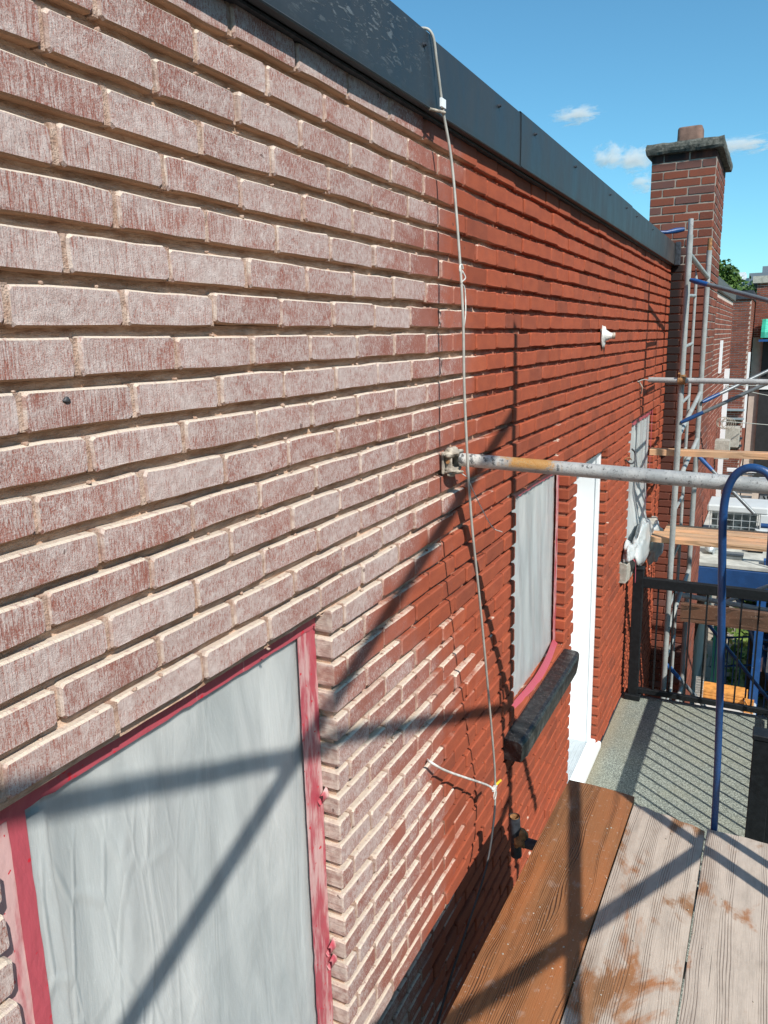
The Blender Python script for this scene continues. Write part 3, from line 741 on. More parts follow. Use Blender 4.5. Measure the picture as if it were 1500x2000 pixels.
# rough concrete cap
def slab(x0, x1, y0, y1, z0, z1, amp, n, seed):
    q = MB(); rings = []; rr = [(z0, -.012), (z0+.02, 0), ((z0+z1)/2, .003), (z1-.02, 0), (z1, -.014)]
    per = []
    for i in range(n): per.append((x0+(x1-x0)*i/n, y0))
    for i in range(n*2): per.append((x1, y0+(y1-y0)*i/(n*2)))
    for i in range(n): per.append((x1-(x1-x0)*i/n, y1))
    for i in range(n*2): per.append((x0, y1-(y1-y0)*i/(n*2)))
    cx, cy = (x0+x1)/2, (y0+y1)/2; vs = []
    for z, e in rr:
        for x, y in per:
            d = Vector((x-cx, y-cy, 0)).normalized(); k = e+amp*noise.noise(Vector((x*16+seed, y*16, z*22)))
            vs.append((x+d.x*k, y+d.y*k, z+amp*.8*noise.noise(Vector((x*14, y*14+seed, z*9)))))
    m_ = len(per); fs = [(r*m_+i, r*m_+(i+1) % m_, (r+1)*m_+(i+1) % m_, (r+1)*m_+i) for r in range(4) for i in range(m_)]
    fs += [tuple(range(m_-1, -1, -1)), tuple(4*m_+i for i in range(m_))]; q.add(vs, fs); return q
slab(CX0-.045, CX1+.055, CY0-.055, CY1+.06, 1.555, 1.645, .011, 14, 2).build('cap', M['capstone'], chim, (.05, 8.2, 1.57))
q = MB(); cxx, cyy = .065, 8.0; prof = []
for i in range(32):
    a = 2*math.pi*i/32; r_ = .105/max(abs(math.cos(a)), abs(math.sin(a)), .78); prof.append((r_*math.cos(a), r_*math.sin(a)))
vs = [(cxx+x*s_, cyy+y*s_, z) for z, s_ in ((1.63, 1.03), (1.80, 1.0), (1.815, .95), (1.81, .84), (1.64, .82)) for x, y in prof]
q.add(vs, [(r*32+i, r*32+(i+1) % 32, (r+1)*32+(i+1) % 32, (r+1)*32+i) for r in range(4) for i in range(32)], 0, True)
q.build('flue', M['clay'], chim, (cxx, cyy, 1.7))

# ------------------------------------------------------------------ cable hanging down the wall
def bez(pts, n=8):
    P = [Vector(p) for p in pts]; P = [P[0]*2-P[1]]+P+[P[-1]*2-P[-2]]; out = []
    for i in range(1, len(P)-2):
        for k in range(n):
            t = k/n; a, b, c, d = P[i-1:i+3]
            out.append(.5*((2*b)+(c-a)*t+(2*a-5*b+4*c-d)*t*t+(3*b-a-3*c+d)*t**3))
    return out+[P[-2]]
cbl = thing('hanging_cable', 'long grey cable hanging from the roof flashing down the brick wall', 'cable', (.045, 2.07, .79))
path = bez([(-.10, 2.03, .800), (0, 2.05, .803), (.040, 2.066, .790), (.047, 2.085, .72), (.050, 2.117, .615), (.064, 2.146, .48), (.092, 2.125, .258), (.110, 2.110, .06), (.117, 2.103, -.17), (.128, 2.125, -.515),
            (.130, 2.213, -.868), (.112, 2.390, -1.417), (.100, 2.456, -1.622), (.100, 2.445, -1.768), (.100, 2.35, -1.921), (.078, 2.153, -2.10), (.068, 2.03, -2.205), (.06, 1.85, -2.40), (.05, 1.7, -2.82)])
lo = [p for p in path if p.z < -1.70]; hi = [p for p in path if p.z >= -1.74]
tube_part('cable', hi, .0039, M['cable'], cbl, 10); tube_part('cable', lo, .0043, M['cabledark'], cbl, 10, label='dark lower end of the cable')
def ring_pts(c, r, ax='x', n=14, a0=0, a1=2*math.pi):
    o_ = []
    for i in range(n+1):
        a = a0+(a1-a0)*i/n; u, v = r*math.cos(a), r*math.sin(a)
        o_.append((c[0]+(0 if ax == 'x' else u), c[1]+(u if ax == 'x' else (0 if ax == 'y' else v)), c[2]+(v if ax != 'z' else 0)))
    return o_
tube_part('tie', ring_pts((.099, 2.125, .195), .012, 'x', 12, 0, 5.2), .0028, M['plaster'], cbl, 8)
tube_part('tie', bez([(.103, 2.122, .19), (.110, 2.13, .17), (.104, 2.112, .155), (.106, 2.135, .14), (.108, 2.135, .07), (.106, 2.12, .02)], 4), .0020, M['plaster'], cbl, 6)
box_part('clip', (.050, 2.095, .618), (.056, 2.125, .640), M['white'], cbl); tube_part('clip', [(.036, 2.055, .605), (.055, 2.118, .607)], .004, M['dirty'], cbl, 8)

strap = thing('zip_strap', 'pale plastic strap tying the hanging cable back to the bricks', 'strap', (.0, 2.05, -1.33))
tube_part('strap', bez([(.0, 2.06, -1.335), (.03, 2.028, -1.322), (.05, 2.12, -1.40), (.085, 2.40, -1.60), (.10, 2.44, -1.64), (.10, 2.475, -1.642)], 6), .0042, M['plaster'], strap, 8)
tube_part('ring', ring_pts((.102, 2.452, -1.668), .016, 'x', 16), .0018, M['plaster'], strap, 6)
tube_part('tip', [(.100, 2.465, -1.634), (.104, 2.51, -1.640)], .005, M['yellow'], strap, 10, label='yellow end of the strap')
box_part('buckle', (.094, 2.435, -1.648), (.106, 2.462, -1.630), M['plaster'], strap, .002)

# white sealant cone with a stub on the upper wall
an = thing('wall_spout', 'small white sealant cone sticking out of the upper brick wall', 'wall fitting', (0, 4.64, 0))
q = MB(); q.blob((.006, 4.64, -.004), (.016, .048, .062), 0, 2, .5, 14, 10); q.tube([(.01, 4.65, 0), (.045, 4.66, -.002), (.06, 4.665, -.002)], .02, 12, rs=[.040, .018, .016]); q.build('cone', M['plaster'], an, (0, 4.64, 0))
tube_part('stub', [(.055, 4.664, -.002), (.07, 4.668, -.002)], .019, M['dirty'], an)
hk = thing('wall_hook', 'black curled cable end poking out between door and last window', 'hook', (0, 5.66, -.88))
tube_part('hook', bez([(.0, 5.62, -.87), (.03, 5.68, -.91), (.05, 5.74, -.90), (.045, 5.76, -.84), (.03, 5.72, -.81)], 5), .006, M['cabledark'], hk, 8)
tube_part('wire', bez([(.0, 5.60, -.87), (.025, 5.64, -.86), (.035, 5.69, -.885)], 4), .004, M['rust'], hk, 6)
wr = thing('loose_wire', 'thin loose wire end sticking out under the far scaffold pipe', 'wire', (0, 6.1, -.33))
tube_part('wire', bez([(.0, 6.03, -.345), (.03, 6.15, -.335), (.05, 6.35, -.36), (.045, 6.45, -.375)], 4), .004, M['cable'], wr, 6)
tube_part('wire', bez([(.0, 6.10, -.35), (.02, 6.12, -.39), (.01, 6.16, -.44)], 4), .006, M['dirty'], wr, 6)

# ------------------------------------------------------------------ scaffold pipe braced against the wall
pp = thing('scaffold_pipe', 'rust stained grey scaffold pipe butting against the brick wall', 'pipe', (.03, 2.26, -.39))
def mat_pipe_near():
    t = NT('pipe_with_rust_patch'); p = t.pos(); x = t.sep(p)[0]
    f = t.noise(p, 50, 5, .7); g = t.noise(p, 170, 4, .7)
    col = t.mix(t.ramp(t.noise(p, 14, 3), .35, .65), (.43, .43, .42), (.31, .32, .32))
    nearwall = t.ramp(x, .24, .10)
    col = t.mix(t.math('MULTIPLY', nearwall, t.ramp(f, .62, .45)), col, (.62, .60, .56))
    chips = t.ramp(t.math('ADD', f, t.math('MULTIPLY', nearwall, .06)), .60, .64)
    col = t.mix(chips, col, (.13, .13, .13))
    d = t.math('ABSOLUTE', t.math('SUBTRACT', x, .275))
    rm = t.math('MULTIPLY', t.ramp(t.math('ADD', d, t.math('MULTIPLY', t.math('SUBTRACT', f, .5), .22)), .10, .05), 1.0)
    col = t.mix(t.math('MULTIPLY', rm, t.ramp(t.sep(t.nrm())[2], -.6, .0)), col, t.mix(t.ramp(g, .4, .6), (.42, .20, .055), (.50, .29, .11)))
    col = t.mix(t.math('MULTIPLY', t.ramp(g, .58, .62), .5), col, (.08, .08, .08))
    t.bump(t.math('ADD', f, g), .0012)
    return t.out(col, .5, .15)
q = MB(); q.tube([(.045, 2.258, -.374), (.5, 2.25, -.389), (1.6, 2.23, -.425)], .0212, 28); q.build('tube', mat_pipe_near(), pp, (.5, 2.25, -.39))
q = MB(); q.box((0.001, 2.20, -.415), (.008, 2.30, -.345), 0, .002); q.box((.008, 2.215, -.412), (.030, 2.222, -.348), 0, .002); q.box((.008, 2.286, -.41), (.034, 2.293, -.352), 0, .002); q.box((.008, 2.222, -.412), (.034, 2.286, -.405), 0, .002)
q.blob((.022, 2.25, -.350), (.024, .045, .014), 0, 4, .9, 14, 10); q.blob((.024, 2.235, -.408), (.026, .035, .012), 0, 8, 1.0, 14, 10)
q.build('clamp', M['dirty'], pp, (.02, 2.25, -.38)); tube_part('bolt', [(.02, 2.212, -.375), (.02, 2.206, -.375)], .007, M['rust'], pp, 6)
tw = thing('tie_wire', 'thin pale tie wire dangling from the scaffold pipe clamp', 'wire', (.05, 2.27, -.41))
tube_part('wire', bez([(.04, 2.25, -.41), (.06, 2.27, -.43), (.055, 2.30, -.42), (.05, 2.31, -.40), (.055, 2.285, -.395), (.06, 2.27, -.42), (.075, 2.31, -.50), (.10, 2.40, -.62), (.085, 2.56, -.68)], 5), .0017, M['plaster'], tw, 6)

# bent blue rod hooked over the pipe
br = thing('bent_rod', 'blue bent rod hooked over the scaffold pipe with its foot behind the planks', 'rod', (.85, 2.5, -2.83))
pts = [(.842, 2.52, -2.83), (.846, 2.505, -2.2), (.852, 2.485, -1.62), (.842, 2.36, -1.05), (.828, 2.25, -.66), (.822, 2.21, -.50), (.826, 2.195, -.420), (.842, 2.185, -.372), (.868, 2.178, -.348), (.898, 2.172, -.346), (.925, 2.17, -.362), (.94, 2.17, -.41), (.945, 2.17, -.6)]
tube_part('rod', bez(pts, 6), .0108, M['bluepaint'], br, 16)

# ------------------------------------------------------------------ scaffold planks underfoot
def plank(x0, x1, xn0, xn1, yend, skew, mat, label, name='plank', z=-1.6, th=.045, ystart=-1.0, seed=0, chew=.004):
    n = 26; q = MB(); rg = random.Random(seed); yn = 1.45
    def xl(y): return xn0+(x0-xn0)*(y-yn)/(yend-yn)
    def xr(y): return xn1+(x1-xn1)*(y-yn)/(yend-yn)
    top = []; bot = []; e = .004; vs = []; m_ = 8
    rows = n+1
    for i in range(rows):
        u = i/n; y = ystart+(yend-ystart)*u
        a, b = xl(y), xr(y); c = .0018*noise.noise(Vector((y*1.5, seed, 0)))
        j1 = .0012*noise.noise(Vector((y*20, seed, 1))); j2 = .0012*noise.noise(Vector((y*20, seed, 6)))
        ye = []
        for s_ in range(7):
            f = s_/6; x = a+(b-a)*f
            yy = y+(skew*(f-.5) if i == n else 0)
            if i == n: yy += chew*noise.noise(Vector((f*9, seed, 0)))*2
            zz = z+c+(-e if s_ in (0, 6) else 0)+(-.003 if i == n else 0)
            vs.append((x+(j1 if s_ == 0 else (j2 if s_ == 6 else 0)), yy, zz))
        vs.append((b+j2-.001, y+(skew*.5 if i == n else 0), z-th)); vs.append((a+j1+.001, y-(skew*.5 if i == n else 0), z-th))
    m_ = 9; fs = [(i*m_+j, i*m_+(j+1) % m_, (i+1)*m_+(j+1) % m_, (i+1)*m_+j) for i in range(n) for j in range(m_)]
    fs += [tuple(range(m_-1, -1, -1)), tuple(n*m_+j for j in range(m_))]
    q.add(vs, fs); o = q.build(name, mat, None, ((x0+x1)/2, 1.0, z)); tag(o, label, 'plank', 'planks of the scaffold platform'); return o
plank(.350, .586, .326, .573, 2.562, -.012, M['plank_wet'], 'wet brown plank nearest the brick wall', seed=1)
plank(.591, .826, .578, .824, 2.478, -.055, M['plank_dusty'], 'dusty plank with brown bare patches beside the wet plank', seed=2, chew=.010)
plank(.832, 1.068, .8295, 1.066, 2.462, -.01, M['plank_dusty2'], 'pale dusty plank with its far end beside the blue rod', seed=3)
plank(1.080, 1.316, 1.078, 1.314, 2.45, 0, M['plank_dusty'], 'dusty plank outermost on the scaffold platform', seed=4)

cr = MB(); rg = random.Random(12)
for i in range(70):
    x = rg.choice((rg.gauss(.62, .16), rg.uniform(.36, 1.3))); y = rg.uniform(1.2, 2.42); s_ = rg.uniform(.0010, .0028)
    if not .36 < x < 1.3: continue
    cr.blob((x, y, -1.6+s_*.25), (s_*1.3, s_*1.1, s_*.6), 0, i, .6, 6, 4)
tag(cr.build('mortar_crumbs', M['dirty'], None, (.7, 1.8, -1.6)), 'tiny crumbs of dry mortar scattered over the scaffold planks', 'mortar crumbs', kind='stuff')

# ------------------------------------------------------------------ near scaffold that carries the planks (its standards and braces throw the long shadows)
ns = thing('scaffolding', 'scaffold frame under the planks with a rusty coupler stub beside the wall', 'scaffolding', (.8, 1.9, -5.9))
for x, y, zt in ((1.45, 1.89, 1.78), (1.45, -1.6, 1.78), (.52, 1.89, -1.70), (.52, -1.6, -1.70)):
    tube_part('standard', [(x, y, -5.9), (x, y, zt)], .021, M['pipelight'], ns)
for y in (1.89, -1.6): tube_part('transom', [(.42, y, -1.668), (1.50, y, -1.668)], .021, M['pipelight'], ns)
for z in (-2.4, -3.6, -4.8): tube_part('transom', [(.52, 1.89, z), (1.45, 1.89, z)], .017, M['pipelight'], ns)
for a, b in (((1.45, -1.6, .078), (1.45, 1.89, 1.45)), ((1.47, -1.6, 1.61), (1.47, 1.89, .184)), ((1.45, -1.6, .714), (1.45, 1.89, -.857)), ((1.47, -1.6, -1.38), (1.47, 1.89, -.236))):
    tube_part('brace', [a, b], .019, M['pipelight'], ns)
tube_part('guard_rail', [(1.47, 1.89, -.82), (1.47, 2.9, -.98)], .0135, M['pipelight'], ns)
tube_part('guard_rail', [(1.45, 2.02, -1.6), (1.45, 2.02, -.6)], .017, M['pipelight'], ns)
# stub with coupler
q = MB(); q.pipe_open((.185, 2.46, -1.905), (.178, 2.45, -1.735), .0205, 18, 0, 1); q.tube([(.184, 2.46, -1.905), (.184, 2.46, -1.906)], .0205, 18, 0)
q.tube([(.18, 2.455, -1.765), (.18, 2.455, -1.785)], .019, 14, 1)
q.blob((.198, 2.46, -1.83), (.030, .030, .038), 1, 3, .6, 14, 10)
q.build('stub', [M['blackmetal'], M['rust']], ns, (.18, 2.46, -1.8)); tube_part('ledger', [(.195, 2.46, -1.84), (.62, 2.47, -1.86), (1.45, 2.48, -1.87)], .020, M['blackmetal'], ns)
tube_part('ledger', [(1.45, -1.6, -1.87), (1.45, 2.9, -1.87)], .021, M['pipelight'], ns); tube_part('ledger', [(.52, -1.6, -1.72), (.52, 2.44, -1.72)], .018, M['blackmetal'], ns)

# ------------------------------------------------------------------ balcony deck and black railings
ZD = -2.835
dk = thing('balcony_deck', 'grey speckled balcony floor outside the white door', 'balcony', (.9, 4.4, ZD-.2))
q = MB(); q.box((.012, 2.6, ZD-.02), (2.3, 5.955, ZD)); q.build('floor', M['deck'], dk, (1, 4.4, ZD))
box_part('edge_trim', (.012, 5.957, ZD-.14), (2.3, 5.985, ZD-.004), M['blackmetal'], dk)
box_part('joist_frame', (.02, 2.62, ZD-.26), (2.28, 5.94, ZD-.022), M['oldwood'], dk)
box_part('caulk', (.0008, 2.6, ZD-.015), (.0115, 4.05, ZD+.004), M['blackmetal'], dk); box_part('caulk', (.0008, 5.04, ZD-.015), (.0115, 5.94, ZD+.004), M['blackmetal'], dk)
def railing(label, posts, axis, a0, a1, c, n0, step, group='black metal railings round the balcony'):
    r_ = thing('metal_railing', label, 'railing', (c if axis == 'y' else a0, a0 if axis == 'y' else c, ZD), group)
    def P(a, w_, z): return (c+w_, a, z) if axis == 'y' else (a, c+w_, z)
    def bx(nm, a, b, w_, z0_, z1_, bev=.002): 
        u = P(a, -w_, z0_); v = P(b, w_, z1_); return box_part(nm, tuple(min(p, q_) for p, q_ in zip(u, v)), tuple(max(p, q_) for p, q_ in zip(u, v)), M['railblack'], r_, bev)
    for pa in posts:
        p = bx('post', pa-.037, pa+.037, .037, ZD+.01, -1.765, .003)
        for (nm, s_, z0_, z1_) in (('cap', .041, -1.765, -1.745), ('base', .060, ZD, ZD+.045)):
            u = P(pa-s_, -s_, z0_); v = P(pa+s_, s_, z1_)
            box_part(nm, tuple(min(a, b) for a, b in zip(u, v)), tuple(max(a, b) for a, b in zip(u, v)), M['railblack'], p, .004)
    bx('rail', a0, a1, .026, -1.900, -1.825); bx('rail', a0, a1, .018, ZD+.055, ZD+.095)
    i = 0; a = n0
    while a < a1-.02:
        bx('baluster', a-.0062, a+.0062, .0062, ZD+.095, -1.900, 0); a += step; i += 1
    return r_
railing('black metal railing across the far end of the balcony', [.095, 2.2], 'x', .13, 2.17, 5.905, .245, .1165)
rr_ = railing('black metal railing along the outer side of the balcony', [3.66], 'y', 3.70, 5.87, 1.075, 3.78, .1165)
gp = box_part('gate_post', (.955, 3.47, ZD+.01), (1.035, 3.55, -1.765), M['railblack'], rr_, .003, 'thick near post with a flat cap')
box_part('cap', (.950, 3.465, -1.765), (1.040, 3.555, -1.74), M['railblack'], gp, .004); box_part('base', (.935, 3.45, ZD), (1.055, 3.57, ZD+.04), M['railblack'], gp, .004)
box_part('bracket_bar', (1.035, 3.50, -1.9), (1.06, 3.64, -1.84), M['railblack'], rr_)
bk = thing('post_foot', 'small rounded grey bracket beside the near black railing post', 'bracket', (.88, 3.62, ZD))
q = MB(); q.box((.868, 3.60, ZD), (.915, 3.612, ZD+.10), 0, .004); q.tube([(.8915, 3.60, ZD+.10), (.8915, 3.612, ZD+.10)], .0235, 16); q.build('bracket', M['blackmetal'], bk, (.89, 3.6, ZD))

# ------------------------------------------------------------------ far scaffold
fs_ = thing('scaffolding', 'tall grey scaffold frame with cross braces standing in front of the chimney', 'scaffolding', (.3, 6.6, -5.9))
S1 = (.295, 6.17); S2 = (.352, 7.15); S3 = (.30, 6.74)
tube_part('standard', [(*S1, -5.9), (*S1, .69)], .0215, M['pipelight'], fs_, 18); tube_part('standard', [(*S2, -5.9), (*S2, .665)], .0215, M['pipelight'], fs_, 18)
tube_part('spigot', [(*S1, .69), (*S1, .80)], .0175, M['pipe'], fs_, 14); tube_part('spigot', [(*S2, .66), (*S2, .76)], .0175, M['rust'], fs_, 14)
tube_part('ladder_rail', [(*S3, -5.0), (*S3, .42), (S3[0]-.005, S3[1]-.01, .50)], .0125, M['pipelight'], fs_, 12, rs=[.0125, .0125, .003])
def lp(A, B, z0_, z1_, r_=.0165, nm='rung', mat=None): return tube_part(nm, [(*A, z0_), (*B, z1_)], r_, mat or M['pipelight'], fs_, 12)
lp(S1, S2, .56, .45, .019, 'top_bar')
for z in (.27, -.10, -.52, -.95, -1.35, -1.75, -2.15, -2.6, -3.1): lp(S1, S3, z, z+.02, .0125)
for z in (-.66, -1.06, -2.25, -3.4): lp(S1, S2, z-.1, z+.16, .018, 'transom')
def brace2(pts, r_, n=1):      # cross brace: blue painted flattened end, bare grey tube beyond
    P = [Vector(p) for p in pts]; d = (P[-1]-P[0]).normalized(); e = P[0]+d*.17
    q = MB(); q.tube([P[0], P[0]+d*.05, e], r_, 12, 0, rs=[r_*.8, r_*1.15, r_]); q.tube([e, P[-1]], r_*.96, 12, 1)
    return q.build('brace', [M['bluebright'] if n else M['bluepaint'], M['bracegrey']], fs_, P[0])
brace2([(.32, 6.12, .375), (1.8, 4.95, -.14)], .0165)
brace2([(.375, 7.12, -.58), (2.6, 8.9, .55)], .0165, 0)
brace2([(.31, 6.15, -.655), (2.4, 6.5, .42)], .0145, 0)
brace2([(.372, 7.14, -1.05), (.85, 7.0, -1.50)], .016)
tube_part('brace', [(.42, 7.2, -2.46), (1.3, 7.1, -3.45)], .016, M['bluepaint'], fs_, 12)
brace2([(.30, 6.19, -2.62), (.62, 6.25, -2.98)], .016)
tube_part('brace', [(.60, 6.9, -2.32), (2.0, 7.5, -1.70)], .0165, M['pipe'], fs_, 12)
tube_part('guard_pipe', [(.36, 6.6, -2.16), (2.4, 6.6, -2.30)], .021, M['pipelight'], fs_, 14)
hp = thing('scaffold_pipe', 'thinner grey pipe clamped across the far scaffold, ending in mid air near the wall', 'pipe', (.3, 6.11, -.35))
tube_part('tube', [(.066, 6.115, -.335), (2.6, 6.115, -.385)], .0205, M['pipe'], hp, 18)
q = MB(); q.tube([(.275, 6.115, -.339), (.33, 6.115, -.340)], .029, 16); q.tube([(.296, 6.17, -.37), (.296, 6.17, -.30)], .029, 16); q.tube([(.29, 6.10, -.31), (.285, 6.08, -.285)], .009, 8); q.build('coupler', M['rust'], hp, (.3, 6.13, -.34))
def board(nm, x0, x1, y0, y1, z1_, th, mat, label, grp):
    q = MB(); n = 16; vs = []
    for i in range(n+1):
        x = x0+(x1-x0)*i/n; c = .003*noise.noise(Vector((x*2, y0, 0)))
        vs += [(x, y0+.003, z1_+c), (x, y1-.003, z1_+c), (x, y1, z1_-.004+c), (x, y1, z1_-th+c), (x, y0, z1_-th+c), (x, y0, z1_-.004+c)]
    m_ = 6; f = [(i*m_+j, (i+1)*m_+j, (i+1)*m_+(j+1) % m_, i*m_+(j+1) % m_) for i in range(n) for j in range(m_)]+[tuple(range(m_)), tuple(n*m_+m_-1-j for j in range(m_))]
    # build lying along its own y so the grain follows the length
    q.add([(b_-(y0+y1)/2, -(a_-(x0+x1)/2), c_-z1_) for a_, b_, c_ in vs], f); o = bpy.data.objects.new(nm, q.mesh(nm, [mat])); COL.objects.link(o)
    o.location = ((x0+x1)/2, (y0+y1)/2, z1_); o.rotation_euler = (0, 0, math.pi/2); tag(o, label, 'board', grp); return o
G2 = 'loose boards on the far scaffold'
board('board', .088, 2.6, 6.205, 6.30, -.872, .046, M['newwood'], 'single pale board at chest height, highest on the far scaffold', G2)
board('board', .085, 2.6, 6.205, 6.435, -1.575, .040, M['newwood'], 'front pale board of the pair on the far scaffold', G2)
board('board', .20, 2.6, 6.445, 6.68, -1.570, .040, M['newwood'], 'rear pale board of the pair on the far scaffold', G2)
board('board', .36, 2.6, 6.50, 6.54, -2.195, .16, M['oldwood'], 'dark brown beam on edge, lowest on the far scaffold', G2)
rl = thing('roof_bar', 'blue flattened tube end lying on the roof edge before the chimney', 'tube', (-.05, 7.4, .8))
tube_part('tube', [(-.9, 6.9, .87), (-.02, 7.36, .86), (.05, 7.42, .875), (.11, 7.46, .885)], .014, M['bluepaint'], rl, 12, rs=[.014, .015, .024, .018])

exec_bg = True
# ------------------------------------------------------------------ background: yard, neighbours, skyline
ZG = -5.9
grd = MB(); grd.box((-900, -300, ZG-1), (900, 1500, ZG))
t = NT('ground_far'); p = t.pos(); gcol = t.mix(t.ramp(t.noise(p, .05, 4), .4, .6), (.10, .13, .05), (.24, .22, .19)); tag(grd.build('ground', t.out(gcol, .95)), kind='structure')
def mat_pavers():
    t = NT('patio_pavers'); p = t.pos()
    b = t.n('TexBrick', {'Vector': p, 'Color1': (.34, .29, .23, 1), 'Color2': (.27, .235, .19, 1), 'Mortar': (.14, .12, .09, 1), 'Scale': 1.0, 'Mortar Size': .012, 'Brick Width': .5, 'Row Height': .5}).outputs[0]
    return t.out(t.mix(.3, b, t.mix(t.noise(p, 5, 4), (.2, .18, .14), (.42, .37, .3))), .9)
pt = MB(); pt.box((-.2, 8.9, ZG), (6, 19, ZG+.03)); tag(pt.build('patio', mat_pavers()), kind='structure')
def scatter(nm, n, box, size, mat, rngs, parent=None, label=None, cat=None, kind=None, ell=False, droop=0):
    rg = random.Random(rngs); q = MB(); (x0, y0, z0), (x1, y1, z1) = box; c = Vector(((x0+x1)/2, (y0+y1)/2, (z0+z1)/2))
    cl = [Vector((rg.uniform(-1, 1), rg.uniform(-1, 1), rg.uniform(-1, 1))) for _ in range(26)]
    for i in range(n):
        while True:
            k = rg.choice(cl); d = k*.75+Vector((rg.gauss(0, .22), rg.gauss(0, .22), rg.gauss(0, .2)))
            if not ell or d.length < 1.1: break
        P = c+Vector((d.x*(x1-x0)/2, d.y*(y1-y0)/2, d.z*(z1-z0)/2))
        a = Vector((rg.gauss(0, 1), rg.gauss(0, 1), rg.gauss(0, .6))).normalized(); b = a.cross(Vector((rg.gauss(0, 1), rg.gauss(0, 1), rg.gauss(0, 1)))).normalized(); s_ = size*rg.uniform(.6, 1.4)
        q.add([P-a*s_, P+b*s_*.5, P+a*s_, P-b*s_*.5], [(0, 1, 2, 3)])
    return q
def leaf(name, a, b):
    t = NT(name); p = t.pos(); f = t.noise(p, 1.8, 3); 
    t.put(t.b.inputs['Subsurface Weight'], 0)
    return t.out(t.mix(t.ramp(f, .35, .65), a, b), .55, spec=.3)
L1 = leaf('leaf_green', (.035, .075, .015), (.10, .17, .035)); L2 = leaf('leaf_yellow_green', (.10, .16, .03), (.20, .26, .06))
gr = scatter('g', 4200, ((.5, 13.2, ZG+.03), (4.0, 18.8, ZG+.16)), .09, L2, 4); gr.box((.6, 13.3, ZG), (3.9, 18.7, ZG+.045)); tag(gr.build('grass', L2), 'patch of yellow green grass beyond the patio', 'grass', kind='stuff')

BGW = simple('far_red_brick', (.26, .085, .055), .9, 0, .28, 3)
BGM = simple('far_mortar', (.52, .42, .36), .95, 0, .1, 6)
def wall_face(par, axis, c, a0, a1, z0_, z1_, crs=.0727, sgn=1, depth=.012, holes=()):
    """one face of far brickwork: raised bricks in one joined part; axis 'x' runs along x facing -y, 'y' runs along y facing +x"""
    q = MB(); k = 0; z = z0_; ids = []; rg = random.Random(int(a0*10)+3)
    while z < z1_-crs*.5:
        a = a0-(BL*.5 if k % 2 else 0)
        while a < a1-.02:
            u, v = max(a, a0)+.006, min(a+BL, a1)-.008
            if v-u > .03 and not any(h[0] < (u+v)/2 < h[1] and h[2] < z+crs/2 < h[3] for h in holes):
                e = depth*rg.uniform(.6, 1.1)
                if axis == 'x': q.box((u, c-e, z+.010), (v, c+.01, z+crs-.009))
                else: q.box((c-.01, u, z+.010), (c+e*.6, v, z+crs-.009))
                ids += [rg.random()]*8
            a += BL
        z += crs; k += 1
    o = q.build('brick_courses', BGF, par, None, 'stuff'); add_bid(o, ids); return o
def mat_far():
    t = NT('neighbour_brick'); p = t.pos(); rnd = brick_id(t); c = t.mix(rnd, (.17, .052, .034), (.30, .095, .06)); c = t.mix(t.math('MULTIPLY', t.noise(p, 2.5, 3), .4), c, (.12, .05, .04)); return t.out(c, .9, spec=.15)
BGF = mat_far()
nb = thing('neighbour_house', 'neighbouring brick house with dark roof edge just past the chimney', 'house', (.12, 14, ZG))
nb_face = wall_face(nb, 'y', .115, 11.6, 16.1, -4.6, .52)
box_part('wall', (-5, 8.86, ZG), (.112, 16.12, .55), BGM, nb)
q = MB(); q.box((-5, 8.84, .56), (.15, 16.2, .70), 0, .01); q.box((-5, 8.9, .70), (.10, 16.1, .78)); q.build('roof_edge', M['flash'], nb, (0, 12, .6))
box_part('window_trim', (.118, 13.1, -.62), (.15, 13.35, -.12), M['white'], nb); box_part('downpipe', (.118, 14.75, -3.4), (.20, 14.83, -.62), M['white'], nb)
box_part('window_sill', (.118, 13.5, -2.02), (.34, 13.8, -1.72), M['concrete'], nb); box_part('window_sill', (.118, 15.0, -2.02), (.42, 15.4, -1.68), M['concrete'], nb)
nc = thing('neighbour_house', 'distant brick house with black roof edge and a squat chimney beyond the grey boards', 'house', (.0, 26, ZG))
wall_face(nc, 'x', 26, -.55, .12, -5.0, .95); wall_face(nc, 'y', .125, 26.0, 31.5, -4.2, .95)
box_part('wall', (-6, 26.003, ZG), (.120, 32, .96), BGM, nc); q = MB(); q.box((-6, 25.93, .96), (.16, 32.1, 1.20)); q.build('roof_edge', M['blackmetal'], nc, (0, 28, 1)); box_part('rain_gutter', (.13, 26.1, -2.9), (.20, 26.18, -.6), M['white'], nc)
for i, z in enumerate((-2.35, -2.62, -3.22, -3.45)): box_part('metal_shelf', (-.42, 25.75, z), (.16, 25.97, z+.05), M['alu'] if i < 2 else M['blackmetal'], nc)
nd = thing('neighbour_house', 'farthest brick house with a grey coping, seen at the right edge', 'house', (1.5, 29, ZG))
wall_face(nd, 'x', 29, .16, 1.6, -.2, 1.55); q = MB(); q.box((.16, 29.003, ZG), (6, 36, 1.56)); q.build('wall', BGM, nd, (1, 30, -2)); box_part('coping', (.02, 28.9, 1.56), (6, 36, 1.78), M['concrete'], nd)
box_part('dark_opening', (.47, 28.90, -5.2), (3.0, 28.98, .18), M['dark'], nd); box_part('window_frame', (.36, 28.85, -1.9), (2.9, 28.9, -1.7), M['white'], nd)
aw = thing('green_awning', 'green striped awning on the farthest house', 'awning', (1, 28.3, .3))
GRN = simple('green_awning_cloth', (.02, .30, .20), .6, 0, .2, 4); GRL = simple('light_green_stripe', (.08, .50, .36), .6)
q = MB()
